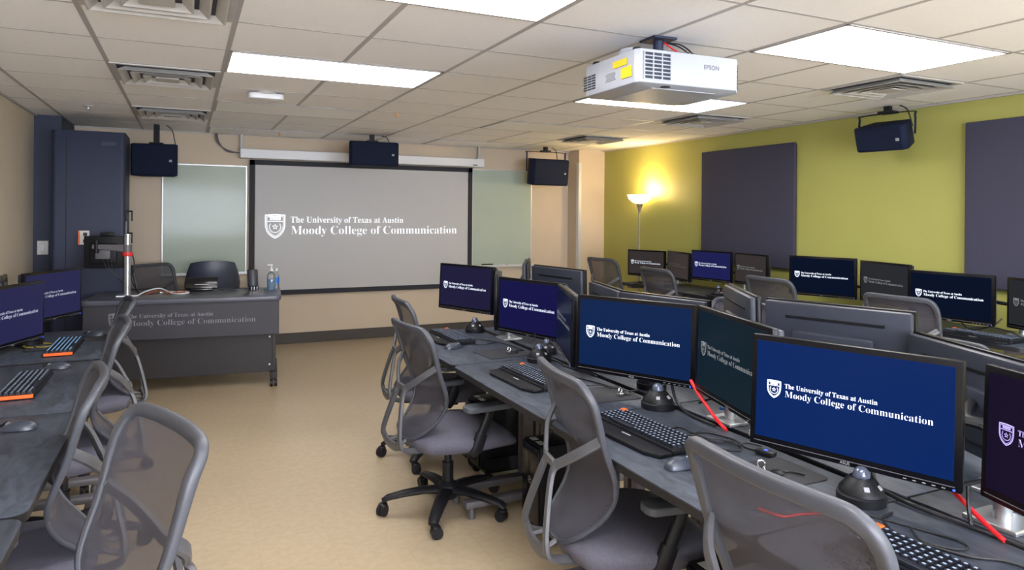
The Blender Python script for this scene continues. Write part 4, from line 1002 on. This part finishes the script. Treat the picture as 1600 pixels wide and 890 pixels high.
# lectern top items
t = thing('touch_panel', 'small black desktop control panel in front of the leather chair', 'control panel', (.135, 6.86, HL), math.radians(-4))
obj('foot', box(NB(), (0, -.02, .012), (.18, .12, .024), .006), 'gloss', t, 40)
obj('panel_body', box(NB(), (0, .01, .062), (.27, .04, .105), .010, (math.radians(-18), 0, 0)), 'gloss', t, 40)
obj('silver_line', box(NB(), (0, -.014, .055), (.12, .003, .006), .001, (math.radians(-18), 0, 0)), 'silver', t)
t = thing('document_tube', 'grey half-round metal device standing at the lectern edge', 'desktop device', (.565, 6.72, HL), math.radians(6))
arc = [(.048 * math.cos(a), .05 * math.sin(a)) for a in [PI * k / 12 for k in range(13)]]
poly = arc + [(x * .88, y * .88) for x, y in arc[::-1]]
tl = Matrix.Rotation(math.radians(-14), 4, 'X')
bm = NB(); prism(bm, [(x, -y) for x, y in arc], .035, .19, tl @ Matrix.Translation((0, .03, 0)), .006); obj('curved_cover', bm, 'frame', t, 50)
bm = NB(); box(bm, (0, .01, .02), (.078, .06, .038), .006); obj('core', bm, 'black', t)
for x in (-.024, 0, .024): obj('clip', cyl(NB(), (x, -.026, .004), (x, -.026, .034), .007, 10), 'chrome', t, 40)
t = thing('sanitizer_bottle', 'clear pump bottle with blue hand sanitizer on the lectern corner', 'bottle', (.715, 6.70, HL), 0)
obj('bottle', lathe(NB(), [(.036, 0), (.038, .01), (.038, .13), (.028, .155), (.014, .165), (.014, .175)], seg=24), 'clear', t, 40)
obj('liquid', lathe(NB(), [(.034, .004), (.034, .10), (0, .10)], seg=24), 'liquid', t, 40)
bm = NB(); cyl(bm, (0, 0, .172), (0, 0, .195), .016, 16); cyl(bm, (0, 0, .195), (0, 0, .225), .006, 10); box(bm, (-.012, 0, .228), (.05, .016, .012), .004); obj('pump', bm, 'white', t, 40)
t = thing('sanitizer_bottle', 'slim labelled bottle right behind the blue sanitizer bottle', 'bottle', (.765, 6.76, HL), 0)
obj('bottle', lathe(NB(), [(.026, 0), (.027, .01), (.027, .12), (.012, .15), (.012, .165)], seg=20), 'clear', t, 40)
obj('label_wrap', lathe(NB(), [(.0275, .05), (.0275, .11)], seg=20), 'blueplug', t, 40); obj('cap', cyl(NB(), (0, 0, .165), (0, 0, .19), .013, 14), 'white', t, 40)
t = thing('green_pin', 'tiny dark green bottle cap on the lectern beside the sanitizer', 'cap', (.655, 6.66, HL), 0)
obj('cap', lathe(NB(), [(.010, 0), (.010, .014), (0, .016)], seg=12), mat('dark_green_plastic', (10, 90, 70)), t, 40)
ZL = HL + .006
cable('white cable looping across the lectern top', [(-.36, 6.60, ZL), (-.30, 6.72, ZL + .02), (-.20, 6.80, ZL + .03), (-.10, 6.66, ZL), (-.02, 6.60, ZL), (.03, 6.68, ZL), (-.05, 6.76, ZL), (-.2, 6.74, ZL)], .006, 'wcable', 'white_cable')
cable('orange-brown cable pile under the white cable on the lectern', [(-.30, 6.66, ZL), (-.22, 6.78, ZL + .01), (-.12, 6.68, ZL), (-.05, 6.78, ZL), (.02, 6.74, ZL), (-.1, 6.7, ZL)], .007, mat('copper_brown_cable', (150, 84, 50)), 'brown_cable')
cable('black cable bundle from the lectern pole to the control panel', [(-.42, 6.70, ZL + .04), (-.34, 6.78, ZL + .03), (-.22, 6.88, ZL + .02), (-.06, 6.88, ZL), (.05, 6.84, ZL)], .009)
cable('thin black cable from control panel to the grey device', [(.27, 6.82, ZL), (.36, 6.80, ZL), (.42, 6.88, ZL), (.52, 6.86, ZL)], .004)
cable('black cable down the back of the lectern pole', [(-.41, 6.66, 1.16), (-.39, 6.68, 1.02), (-.41, 6.66, .92), (-.36, 6.72, ZL)], .005)
t = thing('remote_control', 'flat grey remote lying right of the control panel', 'remote', (.36, 6.74, HL), .3)
obj('body', box(NB(), (0, 0, .006), (.12, .035, .010), .004), 'frame', t, 40); obj('buttons', box(NB(), (0, 0, .016), (.08, .02, .002)), 'black', t)
print('SCENE DONE', len(bpy.data.objects))
